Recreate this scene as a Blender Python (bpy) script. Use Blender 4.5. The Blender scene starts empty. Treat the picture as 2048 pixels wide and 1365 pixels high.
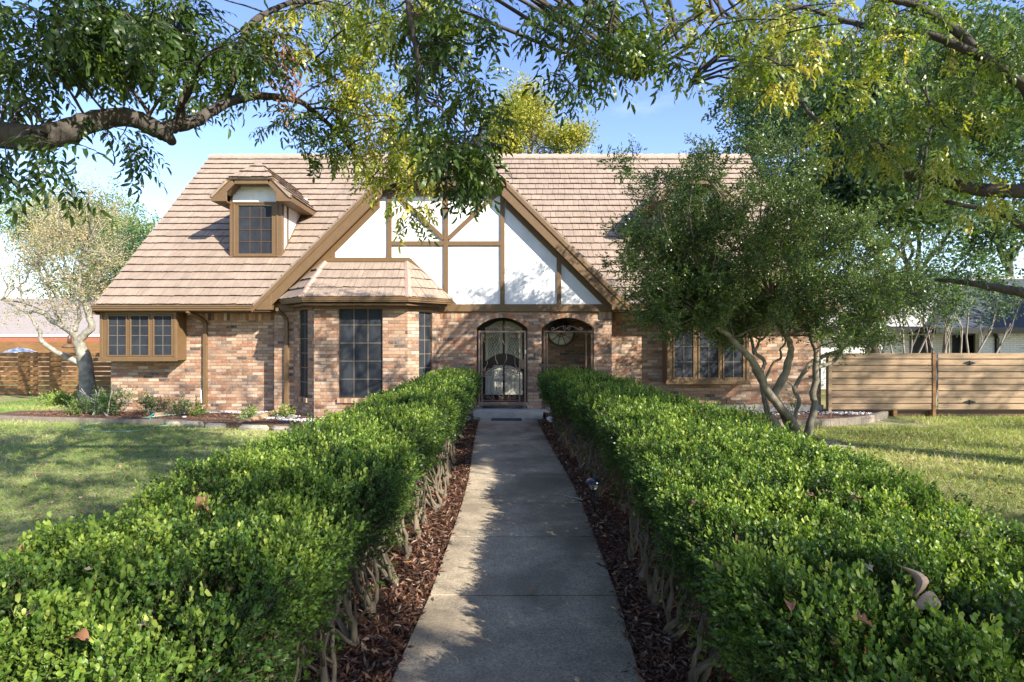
import bpy, math, random
import numpy as np
from mathutils import Vector, Matrix
S = bpy.context.scene
C = S.collection
R = math.radians
# ---------------------------------------------------------------- camera, sky, sun, exposure
F = 1150.0; CZ = 1.83; HY = 683.0
cam = bpy.data.objects.new('camera', bpy.data.cameras.new('camera')); C.objects.link(cam)
cam.location = (0, 0, CZ); cam.rotation_euler = (R(90), 0, 0)
cam.data.sensor_width = 36.0; cam.data.lens = 36.0*F/2048.0
cam.data.clip_start = 0.05; cam.data.clip_end = 2000
S.camera = cam
SUN = Vector((1.02, -0.90, 0.83)).normalized()
sun = bpy.data.objects.new('sun', bpy.data.lights.new('sun', 'SUN')); C.objects.link(sun)
sun.data.energy = 4.5; sun.data.angle = R(0.53); sun.data.color = (1.0, 0.93, 0.82)
sun.rotation_euler = SUN.to_track_quat('Z', 'Y').to_euler(); sun.location = (20, -18, 20)
W = bpy.data.worlds.new("World"); S.world = W; W.use_nodes = True
wn = W.node_tree.nodes; wl = W.node_tree.links
bg = wn['Background']; bg.inputs['Strength'].default_value = 0.125
sky = wn.new('ShaderNodeTexSky'); sky.sky_type = 'NISHITA'; sky.sun_disc = False
sky.sun_elevation = math.asin(SUN.z); sky.sun_rotation = math.atan2(SUN.x, SUN.y)
sky.air_density = 1.0; sky.dust_density = 0.25; sky.ozone_density = 1.6
tc = wn.new('ShaderNodeTexCoord'); mp = wn.new('ShaderNodeMapping'); mp.inputs['Scale'].default_value = (1, 1, 3.2)
nz = wn.new('ShaderNodeTexNoise'); nz.inputs['Scale'].default_value = 2.2; nz.inputs['Detail'].default_value = 7; nz.inputs['Roughness'].default_value = .6
cr = wn.new('ShaderNodeValToRGB'); cr.color_ramp.elements[0].position = .56; cr.color_ramp.elements[1].position = .86
cr.color_ramp.elements[1].color = (.3, .3, .3, 1)
mx = wn.new('ShaderNodeMixRGB'); mx.inputs[2].default_value = (5.6, 6.0, 6.6, 1)
wl.new(tc.outputs['Generated'], mp.inputs[0]); wl.new(mp.outputs[0], nz.inputs['Vector']); wl.new(nz.outputs[0], cr.inputs[0])
wl.new(cr.outputs[0], mx.inputs[0]); hs = wn.new('ShaderNodeHueSaturation'); hs.inputs['Saturation'].default_value = 1.12; hs.inputs['Hue'].default_value = .517; wl.new(sky.outputs[0], hs.inputs['Color']); wl.new(hs.outputs[0], mx.inputs[1]); wl.new(mx.outputs[0], bg.inputs[0])
S.view_settings.view_transform = 'Standard'; S.view_settings.look = 'None'
S.view_settings.exposure = 1.52; S.view_settings.gamma = 1.0
S.render.engine = 'CYCLES'
S.cycles.max_bounces = 8; S.cycles.diffuse_bounces = 4; S.cycles.transmission_bounces = 4; S.cycles.transparent_max_bounces = 8

rng = random.Random(11)
NR = np.random.default_rng(5)

def P(px, py, Y):
    """point at distance Y seen at photo pixel (px, py)"""
    return Vector(((px-1024)/F*Y, Y, CZ+(HY-py)/F*Y))
def G(px, py, z=0.0):
    """point at height z seen at photo pixel"""
    Y = (CZ-z)*F/(py-HY)
    return Vector(((px-1024)/F*Y, Y, z))

# ---------------------------------------------------------------- tags
def tag(o, label=None, cat=None, group=None, kind=None):
    if label: o['label'] = label
    if cat: o['category'] = cat
    if group: o['group'] = group
    if kind: o['kind'] = kind
    return o
def thing(name, label, cat, loc=(0, 0, 0), group=None, rz=0):
    o = bpy.data.objects.new(name, None); C.objects.link(o)
    o.location = loc; o.rotation_euler = (0, 0, rz); o.empty_display_size = .2
    return tag(o, label, cat, group)

# ---------------------------------------------------------------- node helper
class NT:
    def __init__(s, name, rough=.6, spec=.4):
        s.m = bpy.data.materials.new(name); s.m.use_nodes = True
        s.t = s.m.node_tree; s.b = s.t.nodes['Principled BSDF']
        s.b.inputs['Roughness'].default_value = rough
        s.b.inputs['Specular IOR Level'].default_value = spec
        s.out = s.t.nodes['Material Output']
    def n(s, typ, **kw):
        nd = s.t.nodes.new('ShaderNode'+typ)
        for k, v in kw.items():
            if k[0] == '_': nd.inputs[int(k[1:])].default_value = v
            else: setattr(nd, k, v)
        return nd
    def l(s, a, b): s.t.links.new(a, b)
    def math(s, op, a, b=None, c=None, clamp=False):
        nd = s.t.nodes.new('ShaderNodeMath'); nd.operation = op; nd.use_clamp = clamp
        for i, x in enumerate((a, b, c)):
            if x is None: continue
            if isinstance(x, (int, float)): nd.inputs[i].default_value = x
            else: s.l(x, nd.inputs[i])
        return nd.outputs[0]
    def coord(s, which='Object', scale=(1, 1, 1)):
        t = s.n('TexCoord'); m = s.n('Mapping'); m.inputs['Scale'].default_value = scale
        s.l(t.outputs[which], m.inputs[0]); return m.outputs[0]
    def noise(s, vec, scale, detail=4, rough=.55, dist=0):
        t = s.n('TexNoise'); t.inputs['Scale'].default_value = scale; t.inputs['Detail'].default_value = detail
        t.inputs['Roughness'].default_value = rough; t.inputs['Distortion'].default_value = dist
        if vec is not None: s.l(vec, t.inputs['Vector'])
        return t.outputs[0]
    def ramp(s, fac, stops, interp='LINEAR'):
        r = s.n('ValToRGB'); cr = r.color_ramp; cr.interpolation = interp
        while len(cr.elements) < len(stops): cr.elements.new(.5)
        for e, (p, c) in zip(cr.elements, stops):
            e.position = p; e.color = tuple(c)+(1,) if len(c) == 3 else c
        s.l(fac, r.inputs[0]); return r.outputs[0]
    def mix(s, fac, a, b, mode='MIX'):
        m = s.n('MixRGB', blend_type=mode)
        for i, x in enumerate((fac, a, b)):
            if isinstance(x, (int, float)): m.inputs[i].default_value = x
            elif isinstance(x, tuple): m.inputs[i].default_value = x+(1,) if len(x) == 3 else x
            else: s.l(x, m.inputs[i])
        return m.outputs[0]
    def bump(s, h, strength=.4, dist=.01):
        b = s.n('Bump'); b.inputs['Strength'].default_value = strength; b.inputs['Distance'].default_value = dist
        s.l(h, b.inputs['Height']); s.l(b.outputs[0], s.b.inputs['Normal'])
    def base(s, c):
        if isinstance(c, tuple): s.b.inputs['Base Color'].default_value = c+(1,)
        else: s.l(c, s.b.inputs['Base Color'])
        return s.m

def g(c, k): return tuple(x*k for x in c)
def painted(name, c, rough=.5, var=.18, scale=6, bump=.15, spec=.35):
    m = NT(name, rough, spec); v = m.coord()
    a = m.noise(v, scale, 5); b = m.noise(m.coord(scale=(1, 1, .12)), 40, 3)
    f = m.math('ADD', m.math('MULTIPLY', a, .7), m.math('MULTIPLY', b, .3))
    col = m.ramp(f, [(.3, g(c, 1-var)), (.7, g(c, 1+var))])
    m.bump(b, bump, .004); return m.base(col)

def mat_brick(name='brick', L=.254, H=.0765):
    m = NT(name, .85, .25)
    uv = m.n('UVMap'); sx = m.n('SeparateXYZ'); m.l(uv.outputs[0], sx.inputs[0])
    nv = m.n('TexNoise'); nv.inputs['Scale'].default_value = 14; nv.inputs['Detail'].default_value = 3; m.l(uv.outputs[0], nv.inputs['Vector'])
    wob = m.math('MULTIPLY', m.math('SUBTRACT', nv.outputs[0], .5), .010)
    u = m.math('ADD', sx.outputs[0], wob); v = m.math('ADD', sx.outputs[1], wob)
    vr = m.math('DIVIDE', v, H); row = m.math('FLOOR', vr); fv = m.math('FRACT', vr)
    sh = m.math('MULTIPLY', m.math('MODULO', m.math('ABSOLUTE', row), 2), .5)
    ur = m.math('ADD', m.math('DIVIDE', u, L), sh); col = m.math('FLOOR', ur); fu = m.math('FRACT', ur)
    du = m.math('MULTIPLY', m.math('MINIMUM', fu, m.math('SUBTRACT', 1, fu)), L)
    dv = m.math('MULTIPLY', m.math('MINIMUM', fv, m.math('SUBTRACT', 1, fv)), H)
    d = m.math('MINIMUM', du, dv)
    mr = m.n('MapRange'); mr.inputs['From Min'].default_value = .0052; mr.inputs['From Max'].default_value = .0085
    m.l(d, mr.inputs[0]); mask = mr.outputs[0]
    cx = m.n('CombineXYZ'); m.l(col, cx.inputs[0]); m.l(row, cx.inputs[1])
    wnz = m.n('TexWhiteNoise'); wnz.noise_dimensions = '3D'; m.l(cx.outputs[0], wnz.inputs[0])
    c1 = m.ramp(wnz.outputs['Value'], [(0, (.40, .28, .20)), (.17, (.31, .185, .125)), (.31, (.43, .33, .255)), (.45, (.29, .15, .095)),
        (.56, (.37, .26, .185)), (.66, (.48, .39, .32)), (.77, (.24, .17, .13)), (.86, (.10, .085, .08)), (.91, (.34, .20, .12)), (.96, (.19, .165, .15))], 'CONSTANT')
    sc = m.n('SeparateXYZ'); m.l(wnz.outputs['Color'], sc.inputs[0])
    br = m.math('ADD', m.math('MULTIPLY', sc.outputs[1], .45), .80)
    c1 = m.mix(1.0, c1, br, 'MULTIPLY')
    # lime smears and scorched patches that belong to the antique bricks
    n1 = m.noise(uv.outputs[0], 16, 6, .65, .4)
    n2 = m.noise(uv.outputs[0], 4.2, 4, .6)
    sm = m.math('MULTIPLY', m.ramp(n1, [(.50, (0, 0, 0)), (.68, (1, 1, 1))]), .45)
    c2 = m.mix(sm, c1, (.60, .52, .44))
    c2 = m.mix(m.math('MULTIPLY', m.ramp(n2, [(.56, (0, 0, 0)), (.72, (1, 1, 1))]), .35), c2, (.20, .13, .10))
    c2 = m.mix(1.0, c2, (.88, .78, .68), 'MULTIPLY'); fin = m.mix(mask, (.22, .18, .15), c2)  # dark mortar colour takes in the shadow of the raked joints
    hb = m.math('ADD', m.math('MULTIPLY', mask, .8), m.math('MULTIPLY', n1, .35))
    m.bump(hb, .9, .009)
    return m.base(fin)

def mat_leaf(name, stops, rough=.45, trans=.32, spec=.4):
    m = NT(name, rough, spec)
    a = m.n('Attribute', attribute_name='rnd')
    col = m.ramp(a.outputs['Fac'], stops); m.base(col)
    tr = m.n('BsdfTranslucent'); m.l(m.mix(1.0, col, (1.5, 1.55, .55), 'MULTIPLY'), tr.inputs[0])
    ms = m.n('MixShader'); ms.inputs[0].default_value = trans
    m.l(m.b.outputs[0], ms.inputs[1]); m.l(tr.outputs[0], ms.inputs[2]); m.l(ms.outputs[0], m.out.inputs[0])
    return m.m
def mat_bark(name, c1, c2, scale=18, stretch=.25, bump=.8):
    m = NT(name, .9, .15); v = m.coord(scale=(1, 1, stretch))
    a = m.noise(v, scale, 6, .65, .6); b = m.noise(m.coord(), 5, 3)
    col = m.mix(m.ramp(b, [(.35, (0, 0, 0)), (.65, (1, 1, 1))]), m.ramp(a, [(.3, g(c1, .6)), (.62, c1)]), m.ramp(a, [(.3, g(c2, .65)), (.62, c2)]))
    m.bump(a, bump, .02); return m.base(col)
def mat_attr(name, stops, rough=.85, bump=True):
    m = NT(name, rough, .25); a = m.n('Attribute', attribute_name='rnd')
    col = m.ramp(a.outputs['Fac'], stops)
    n = m.noise(m.coord(), 60, 3)
    col = m.mix(.35, col, m.ramp(n, [(.3, (.35, .35, .35)), (.7, (1.5, 1.5, 1.5))]), 'MULTIPLY')
    return m.base(col)

# ---------------------------------------------------------------- mesh builder
class MB:
    def __init__(s): s.v = []; s.f = []; s.uv = []; s.sm = []
    def face(s, pts, uv=None, smooth=False):
        i = len(s.v); s.v += [tuple(p) for p in pts]; s.f.append(tuple(range(i, i+len(pts)))); s.uv.append(uv); s.sm.append(smooth)
    def hexa(s, p, uv=None):
        """p: 8 points, bottom ring 0-3, top ring 4-7"""
        i = len(s.v); s.v += [tuple(q) for q in p]
        for q in ((3, 2, 1, 0), (4, 5, 6, 7), (0, 1, 5, 4), (1, 2, 6, 5), (2, 3, 7, 6), (3, 0, 4, 7)):
            s.f.append(tuple(i+k for k in q)); s.uv.append(uv); s.sm.append(False)
    def box(s, x0, x1, y0, y1, z0, z1, uv=None):
        s.hexa([(x0, y0, z0), (x1, y0, z0), (x1, y1, z0), (x0, y1, z0), (x0, y0, z1), (x1, y0, z1), (x1, y1, z1), (x0, y1, z1)], uv)
    def obox(s, O, t, n, s0, s1, d0, d1, z0, z1, uv=None):
        """oriented box: s along t, d outwards along n"""
        O = Vector(O); q = lambda a, d, z: O+t*a+n*d+Vector((0, 0, z))
        s.hexa([q(s0, d1, z0), q(s1, d1, z0), q(s1, d0, z0), q(s0, d0, z0), q(s0, d1, z1), q(s1, d1, z1), q(s1, d0, z1), q(s0, d0, z1)], uv)
    def beam(s, a, b, w, h, up=(0, 0, 1)):
        a = Vector(a); b = Vector(b); d = (b-a).normalized(); up = Vector(up)
        x = d.cross(up).normalized()*(w/2); y = x.cross(d).normalized()*(h/2)
        s.hexa([a-x-y, a+x-y, b+x-y, b-x-y, a-x+y, a+x+y, b+x+y, b-x+y])
    def prism(s, poly, y0, y1, uv=None):
        """poly in (x, z), extruded from y0 (front) to y1"""
        n = len(poly); i = len(s.v)
        s.v += [(x, y0, z) for x, z in poly]+[(x, y1, z) for x, z in poly]
        s.f.append(tuple(range(i, i+n))); s.f.append(tuple(range(i+2*n-1, i+n-1, -1)))
        for k in range(n):
            j = (k+1) % n; s.f.append((i+k, i+n+k, i+n+j, i+j))
        s.uv += [uv]*(n+2); s.sm += [False]*(n+2)
    def prismz(s, poly, z0, z1):
        n = len(poly); i = len(s.v)
        s.v += [(x, y, z0) for x, y in poly]+[(x, y, z1) for x, y in poly]
        s.f.append(tuple(range(i+n-1, i-1, -1))); s.f.append(tuple(range(i+n, i+2*n)))
        for k in range(n):
            j = (k+1) % n; s.f.append((i+k, i+j, i+n+j, i+n+k))
        s.uv += [None]*(n+2); s.sm += [False]*(n+2)
    def tube(s, pts, rad, n=8, cap=True, smooth=True):
        pts = [Vector(p) for p in pts]
        if isinstance(rad, (int, float)): rad = [rad]*len(pts)
        i0 = len(s.v); ref = None
        for k, p in enumerate(pts):
            d = (pts[min(k+1, len(pts)-1)]-pts[max(k-1, 0)])
            if d.length < 1e-9: d = Vector((0, 0, 1))
            d.normalize()
            if ref is None:
                ref = Vector((1, 0, 0)) if abs(d.x) < .8 else Vector((0, 1, 0))
            x = (ref-d*ref.dot(d)).normalized(); ref = x; y = d.cross(x)
            for a in range(n):
                t = 2*math.pi*a/n; s.v.append(tuple(p+(x*math.cos(t)+y*math.sin(t))*rad[k]))
        for k in range(len(pts)-1):
            for a in range(n):
                b = (a+1) % n
                s.f.append((i0+k*n+a, i0+k*n+b, i0+(k+1)*n+b, i0+(k+1)*n+a)); s.uv.append(None); s.sm.append(smooth)
        if cap:
            s.f.append(tuple(i0+a for a in reversed(range(n)))); s.f.append(tuple(i0+(len(pts)-1)*n+a for a in range(n)))
            s.uv += [None, None]; s.sm += [False, False]
    def lathe(s, O, prof, n=20, smooth=True):
        O = Vector(O); i0 = len(s.v)
        for r, z in prof:
            for a in range(n):
                t = 2*math.pi*a/n; s.v.append((O.x+r*math.cos(t), O.y+r*math.sin(t), O.z+z))
        for k in range(len(prof)-1):
            for a in range(n):
                b = (a+1) % n
                s.f.append((i0+k*n+a, i0+k*n+b, i0+(k+1)*n+b, i0+(k+1)*n+a)); s.uv.append(None); s.sm.append(smooth)
    def build(s, name, mat, parent=None, autouv=True):
        me = bpy.data.meshes.new(name); me.from_pydata(s.v, [], s.f); me.validate(); 
        if len(me.polygons) == len(s.f):
            me.polygons.foreach_set('use_smooth', s.sm)
        me.materials.append(mat)
        if autouv and len(me.polygons) == len(s.f):
            L = me.uv_layers.new(name='UVMap').data
            for p, ov in zip(me.polygons, s.uv):
                if ov is not None and not isinstance(ov, str):
                    for k, li in enumerate(p.loop_indices): L[li].uv = ov if not isinstance(ov[0], (tuple, list)) else ov[k]
                    continue
                nn = p.normal
                for li in p.loop_indices:
                    c = me.vertices[me.loops[li].vertex_index].co
                    if abs(nn.z) > .9: L[li].uv = (c.x+.3, c.y*.3+.02)
                    else:
                        t = Vector((-nn.y, nn.x, 0)).normalized()
                        if t.x < -.01: t = -t
                        L[li].uv = (c.x*t.x+c.y*t.y+40, c.z+.0+4.0005*.0765*100)
        o = bpy.data.objects.new(name, me); C.objects.link(o)
        if parent is not None: o.parent = parent
        o_loc(o, parent); return o
def o_loc(o, parent):
    """meshes are modelled in world space; shift them under a placed parent"""
    p = parent; M = Matrix()
    chain = []
    while p is not None: chain.append(p); p = p.parent
    for q in reversed(chain): M = M @ q.matrix_basis
    if chain: o.matrix_basis = M.inverted()

def bevel(o, w=.006, seg=1):
    m = o.modifiers.new('bevel', 'BEVEL'); m.width = w; m.segments = seg; m.limit_method = 'ANGLE'; m.angle_limit = R(40)
    return o
def cell_uv(r=rng):
    """one uv spot in the middle of a random brick"""
    row = r.randrange(10, 400)*2; col = r.randrange(10, 400)
    return ((col+.5+r.uniform(-.2, .2))*.254, (row+.5)*.0765)

# ---------------------------------------------------------------- mass of small faces (leaves, blades, chips)
class FM:
    def __init__(s): s.V = []; s.L = []; s.T = []; s.A = []; s.n = 0
    def inst(s, tmpl, pos, xd, up, scale, rnd):
        """tmpl=(verts Vx3, list of faces, per-vertex tone offset)"""
        tv, tf, to = tmpl; N = len(pos)
        if N == 0: return
        x = xd/np.maximum(np.linalg.norm(xd, axis=1, keepdims=True), 1e-9)
        y = np.cross(up, x); y /= np.maximum(np.linalg.norm(y, axis=1, keepdims=True), 1e-9)
        z = np.cross(x, y)
        sc = np.asarray(scale).reshape(-1, 1) if np.ndim(scale) else np.full((N, 1), scale)
        v = (tv[None, :, 0, None]*x[:, None]+tv[None, :, 1, None]*y[:, None]+tv[None, :, 2, None]*z[:, None])*sc[:, None]+pos[:, None]
        V = tv.shape[0]
        loops = np.concatenate([np.array(f) for f in tf]); tot = np.array([len(f) for f in tf])
        s.L.append((loops[None]+(np.arange(N)*V)[:, None]+s.n).ravel()); s.T.append(np.tile(tot, N))
        s.V.append(v.reshape(-1, 3)); s.A.append((np.asarray(rnd).reshape(-1, 1)+to[None]).ravel()); s.n += N*V
    def build(s, name, mat, parent=None, smooth=False):
        V = np.concatenate(s.V).astype(np.float32); L = np.concatenate(s.L).astype(np.int32); T = np.concatenate(s.T).astype(np.int32)
        A = np.clip(np.concatenate(s.A), 0, 1).astype(np.float32)
        me = bpy.data.meshes.new(name)
        me.vertices.add(len(V)); me.vertices.foreach_set('co', V.ravel())
        me.loops.add(len(L)); me.loops.foreach_set('vertex_index', L)
        st = np.concatenate([[0], np.cumsum(T)[:-1]]).astype(np.int32)
        me.polygons.add(len(T)); me.polygons.foreach_set('loop_start', st)
        try: me.polygons.foreach_set('loop_total', T)
        except Exception: pass
        me.update(calc_edges=True)
        at = me.attributes.new('rnd', 'FLOAT', 'POINT'); at.data.foreach_set('value', A)
        me.materials.append(mat)
        if smooth: me.polygons.foreach_set('use_smooth', np.ones(len(T), bool))
        o = bpy.data.objects.new(name, me); C.objects.link(o)
        if parent is not None: o.parent = parent; o_loc(o, parent)
        return o

def leaf6(L=1.0, Wd=.4, fold=.12, droop=.1, peak=.5, x0=0):
    """six-point leaf along +x with a fold along the midrib"""
    v = np.array([(0, 0, 0), (L*peak*.55, Wd*.42, fold*Wd), (L*peak*.55, -Wd*.42, fold*Wd),
                  (L*(peak+.25), Wd*.45, fold*Wd-droop*L*.5), (L*(peak+.25), -Wd*.45, fold*Wd-droop*L*.5), (L, 0, -droop*L)], float)
    v[:, 0] += x0
    return v, [(0, 2, 1), (1, 2, 4, 3), (3, 4, 5)]
def leaf4(L=1.0, Wd=.4, droop=.1, peak=.5, x0=0):
    v = np.array([(0, 0, 0), (L*peak, -Wd*.5, .04*L), (L, 0, -droop*L), (L*peak, Wd*.5, .04*L)], float); v[:, 0] += x0
    return v, [(0, 1, 2, 3)]
def rotm(ax, a):
    return np.array(Matrix.Rotation(a, 3, ax))
def compose(parts):
    """parts: list of (verts, faces, tone)"""
    V = []; Fc = []; To = []; n = 0
    for v, f, t in parts:
        V.append(v); Fc += [tuple(i+n for i in q) for q in f]; To += [t]*len(v); n += len(v)
    return np.concatenate(V), Fc, np.array(To)
def rand_unit(N):
    v = NR.normal(size=(N, 3)); return v/np.linalg.norm(v, axis=1, keepdims=True)
def rod(p0, p1, r):
    """thin three-sided stick as verts, faces"""
    p0 = np.array(p0, float); p1 = np.array(p1, float); d = p1-p0; d /= np.linalg.norm(d)
    a = np.cross(d, (0, 0, 1)) if abs(d[2]) < .9 else np.cross(d, (1, 0, 0)); a /= np.linalg.norm(a); b = np.cross(d, a)
    c = [a*math.cos(t)+b*math.sin(t) for t in (0, 2.094, 4.189)]
    v = np.array([p0+q*r for q in c]+[p1+q*r*.5 for q in c]); return v, [(0, 1, 4, 3), (1, 2, 5, 4), (2, 0, 3, 5)]

def pecan_leaf(seed, cheap=False):
    r = random.Random(seed); parts = []
    n = 4 if not cheap else 3; Lr = .26
    def rz(t): return -.30*t*t*Lr*1.6
    if not cheap:
        v, f = rod((0, 0, 0), (Lr*.5, 0, rz(.5)), .0022); parts.append((v, f, -.1))
        v, f = rod((Lr*.5, 0, rz(.5)), (Lr, 0, rz(1)), .0018); parts.append((v, f, -.1))
    for k in range(n):
        t = .28+.62*k/(n-1)
        for sgn in (1, -1):
            L = .10*(1-.35*abs(t-.7))*r.uniform(.85, 1.15)
            v, f = (leaf6(L, L*.30, .5, .18, .45) if not cheap else leaf4(L*1.1, L*.36, .18, .42))
            M = rotm('Z', sgn*R(r.uniform(42, 66))) @ rotm('Y', R(r.uniform(8, 45))) @ rotm('X', R(r.uniform(-40, 40)))
            v = v @ M.T+np.array([Lr*t, 0, rz(t)]); parts.append((v, f, r.uniform(-.06, .06)))
    L = .115; v, f = (leaf6(L, L*.3, .5, .2, .45) if not cheap else leaf4(L*1.1, L*.36, .2, .42))
    v = v @ rotm('Y', R(35)).T+np.array([Lr, 0, rz(1)]); parts.append((v, f, 0))
    return compose(parts)
PEC = [pecan_leaf(i) for i in range(5)]; PECC = [pecan_leaf(i+9, True) for i in range(4)]

def sprig(seed, nl, L, Ls, cheap=False, stem=True):
    """upright shoot with small oval leaves"""
    r = random.Random(seed); parts = []
    if stem:
        v, f = rod((0, 0, 0), (Ls*.95, 0, 0), .0011 if not cheap else .0016); parts.append((v, f, -.5))
    for k in range(nl):
        t = .15+.85*k/(nl-1); az = k*2.4+r.uniform(-.4, .4)
        l = L*r.uniform(.8, 1.15)*(1 if k < nl-2 else .85)
        v, f = leaf6(l, l*.52, .35, .12, .6) if not cheap else leaf4(l, l*.58, .1, .58)
        el = R(r.uniform(30, 60) if k < nl-3 else r.uniform(10, 35))
        v = v @ (rotm('X', az) @ rotm('Y', -el)).T
        v = v+np.array([Ls*t, 0, 0]); parts.append((v, f, r.uniform(-.09, .09)+.22*(t-.6)))
    return compose(parts)

# ---------------------------------------------------------------- tree helpers
def smooth_pts(pts, rad, sub=4, jit=.0, r=rng):
    """Catmull-Rom through the traced points"""
    P_ = [Vector(p) for p in pts]; out = []; ro = []
    for i in range(len(P_)-1):
        p0 = P_[max(i-1, 0)]; p1 = P_[i]; p2 = P_[i+1]; p3 = P_[min(i+2, len(P_)-1)]
        for k in range(sub):
            t = k/sub
            q = .5*((2*p1)+(p2-p0)*t+(2*p0-5*p1+4*p2-p3)*t*t+(3*p1-p0-3*p2+p3)*t**3)
            if jit: q += Vector((r.uniform(-1, 1), r.uniform(-1, 1), r.uniform(-1, 1)))*jit
            out.append(q); rr = rad[i]*(1-t)+rad[i+1]*t; ro.append(rr*(1+r.uniform(-.06, .06)))
    out.append(P_[-1]); ro.append(rad[-1]); return out, ro
def limb(mb, pts, rad, n=8, sub=4, jit=.006):
    p, q = smooth_pts(pts, rad, sub, jit); mb.tube(p, q, n); return p
def crooked(a, b, r, k=6, amp=.12, sag=0.0):
    a = Vector(a); b = Vector(b); L = (b-a).length; pts = []
    o = Vector((0, 0, 0))
    for i in range(k+1):
        t = i/k
        if 0 < i < k: o += Vector((r.gauss(0, 1), r.gauss(0, 1), r.gauss(0, 1)))*amp*L/k
        pts.append(a.lerp(b, t)+o*(1-abs(2*t-1)*.3 if i < k else 1)*(0 if i == k else 1)+Vector((0, 0, -sag*L*math.sin(math.pi*t)*0.5)))
    return pts
def branch(mb, a, d, L, r0, depth, r, tips, spread=.7, n=6, up=.25):
    """random recursive branch; tips gets (point, direction)"""
    k = max(3, int(L/.25)); k = min(k, 7); pts = [Vector(a)]; d = Vector(d).normalized()
    for i in range(k):
        d = (d+Vector((r.gauss(0, .16), r.gauss(0, .16), r.gauss(0, .12)+up*.12))).normalized(); pts.append(pts[-1]+d*L/k)
    rad = [r0*(1-.55*i/k) for i in range(k+1)]
    mb.tube(pts, rad, n if depth > 0 else 4, cap=depth <= 0)
    if depth <= 0:
        tips.append((pts[-1], d)); tips.append((pts[-2], d)); return
    m = r.randint(2, 3)
    for j in range(m):
        q = Vector((r.gauss(0, 1), r.gauss(0, 1), r.gauss(0, .8)+up)).normalized()
        nd = (d*(1-spread*.5)+q*spread).normalized()
        st = pts[-1] if j < 2 else pts[k//2+1]
        branch(mb, st, nd, L*r.uniform(.62, .85), rad[-1]*.8, depth-1, r, tips, spread, n, up)
# ================================================================ materials
M = {}
M['brick'] = mat_brick()
TR = (.135, .082, .038)
M['trim'] = painted('trim_paint', TR, .5, .10)
M['trimdark'] = painted('dark_trim', (.10, .055, .028), .5, .1)
def mat_stucco():
    m = NT('stucco', .92, .15); v = m.coord(); a = m.noise(v, 1.3, 5, .6); s = m.noise(m.coord(scale=(7, 7, .35)), 1, 5, .65); f = m.noise(v, 26, 6, .75)
    c = m.ramp(a, [(.35, (.66, .66, .64)), (.6, (.76, .755, .735))])
    c = m.mix(m.math('MULTIPLY', m.ramp(s, [(.56, (0, 0, 0)), (.72, (1, 1, 1))]), .28), c, (.48, .46, .42))
    m.bump(f, .9, .012); return m.base(c)
M['stucco'] = mat_stucco()
def mat_shake():
    m = NT('roof_shake', .8, .25); v = m.coord()
    a = m.n('Attribute', attribute_name='rnd')
    grain = m.noise(m.coord(scale=(38, 2.2, 2.2)), 1, 5, .6)
    big = m.noise(v, .5, 3); n2 = m.noise(v, 3, 5)
    c = m.ramp(grain, [(.25, (.215, .165, .125)), (.5, (.27, .208, .158)), (.75, (.32, .25, .195))])
    c = m.mix(.3, c, m.ramp(big, [(.3, (.75, .72, .70)), (.7, (1.2, 1.2, 1.2))]), 'MULTIPLY')
    c = m.mix(.35, c, m.ramp(n2, [(.35, (.7, .7, .72)), (.6, (1.15, 1.12, 1.1))]), 'MULTIPLY')
    c = m.mix(.14, c, m.ramp(a.outputs['Fac'], [(0, (.6, .58, .56)), (1, (1.35, 1.35, 1.35))]), 'MULTIPLY')
    m.bump(grain, .5, .008); return m.base(c)
M['shake'] = mat_shake()
def mat_screen():
    m = NT('solar_screen', .7, .18); n = m.noise(m.coord(scale=(1, 1, .35)), 26, 4); w = m.noise(m.coord(), 2.0, 3)
    c = m.mix(.5, m.ramp(n, [(.3, (.014, .017, .022)), (.7, (.030, .035, .043))]), m.ramp(w, [(.3, (.012, .014, .018)), (.7, (.042, .048, .058))]))
    m.bump(n, .12, .002); return m.base(c)
M['screen'] = mat_screen()
M['grille'] = painted('window_grille', (.16, .13, .10), .5, .1)
M['concrete'] = None
def mat_concrete(name, c, dark=.55, stain_shade=True):
    m = NT(name, .9, .2); v = m.coord()
    f = m.noise(v, 75, 4, .75); a = m.noise(v, 7, 7, .7); b = m.noise(v, 1.1, 5, .6, .5)
    col = m.ramp(f, [(.34, g(c, .48)), (.5, c), (.68, g(c, 1.45))])
    col = m.mix(.6, col, m.ramp(a, [(.35, (.72, .71, .69)), (.62, (1.12, 1.12, 1.12))]), 'MULTIPLY')
    if stain_shade:
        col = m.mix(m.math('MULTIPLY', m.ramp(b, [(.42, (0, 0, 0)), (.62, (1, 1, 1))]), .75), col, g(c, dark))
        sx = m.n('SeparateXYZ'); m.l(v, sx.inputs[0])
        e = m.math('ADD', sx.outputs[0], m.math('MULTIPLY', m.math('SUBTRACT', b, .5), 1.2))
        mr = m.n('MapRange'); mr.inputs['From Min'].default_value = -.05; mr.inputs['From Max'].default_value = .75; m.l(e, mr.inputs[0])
        col = m.mix(m.math('MULTIPLY', mr.outputs[0], .72), col, m.mix(1, col, (.42, .46, .40), 'MULTIPLY'))  # right side of the walk coloured greyer and darker, as it lies in shade
    m.bump(f, .5, .004); return m.base(col)
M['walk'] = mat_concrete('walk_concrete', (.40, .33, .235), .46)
M['concrete'] = mat_concrete('pale_concrete', (.42, .39, .34), .7, False)
M['iron'] = painted('bronze_iron', (.09, .052, .034), .42, .15, 10, .05, .5)
M['ironlight'] = painted('worn_iron', (.20, .13, .095), .42, .15, 10, .05, .5)
M['black'] = painted('black_plastic', (.012, .012, .014), .4, .1)
M['doordark'] = painted('dark_door_wood', (.022, .013, .010), .4, .2)
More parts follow.
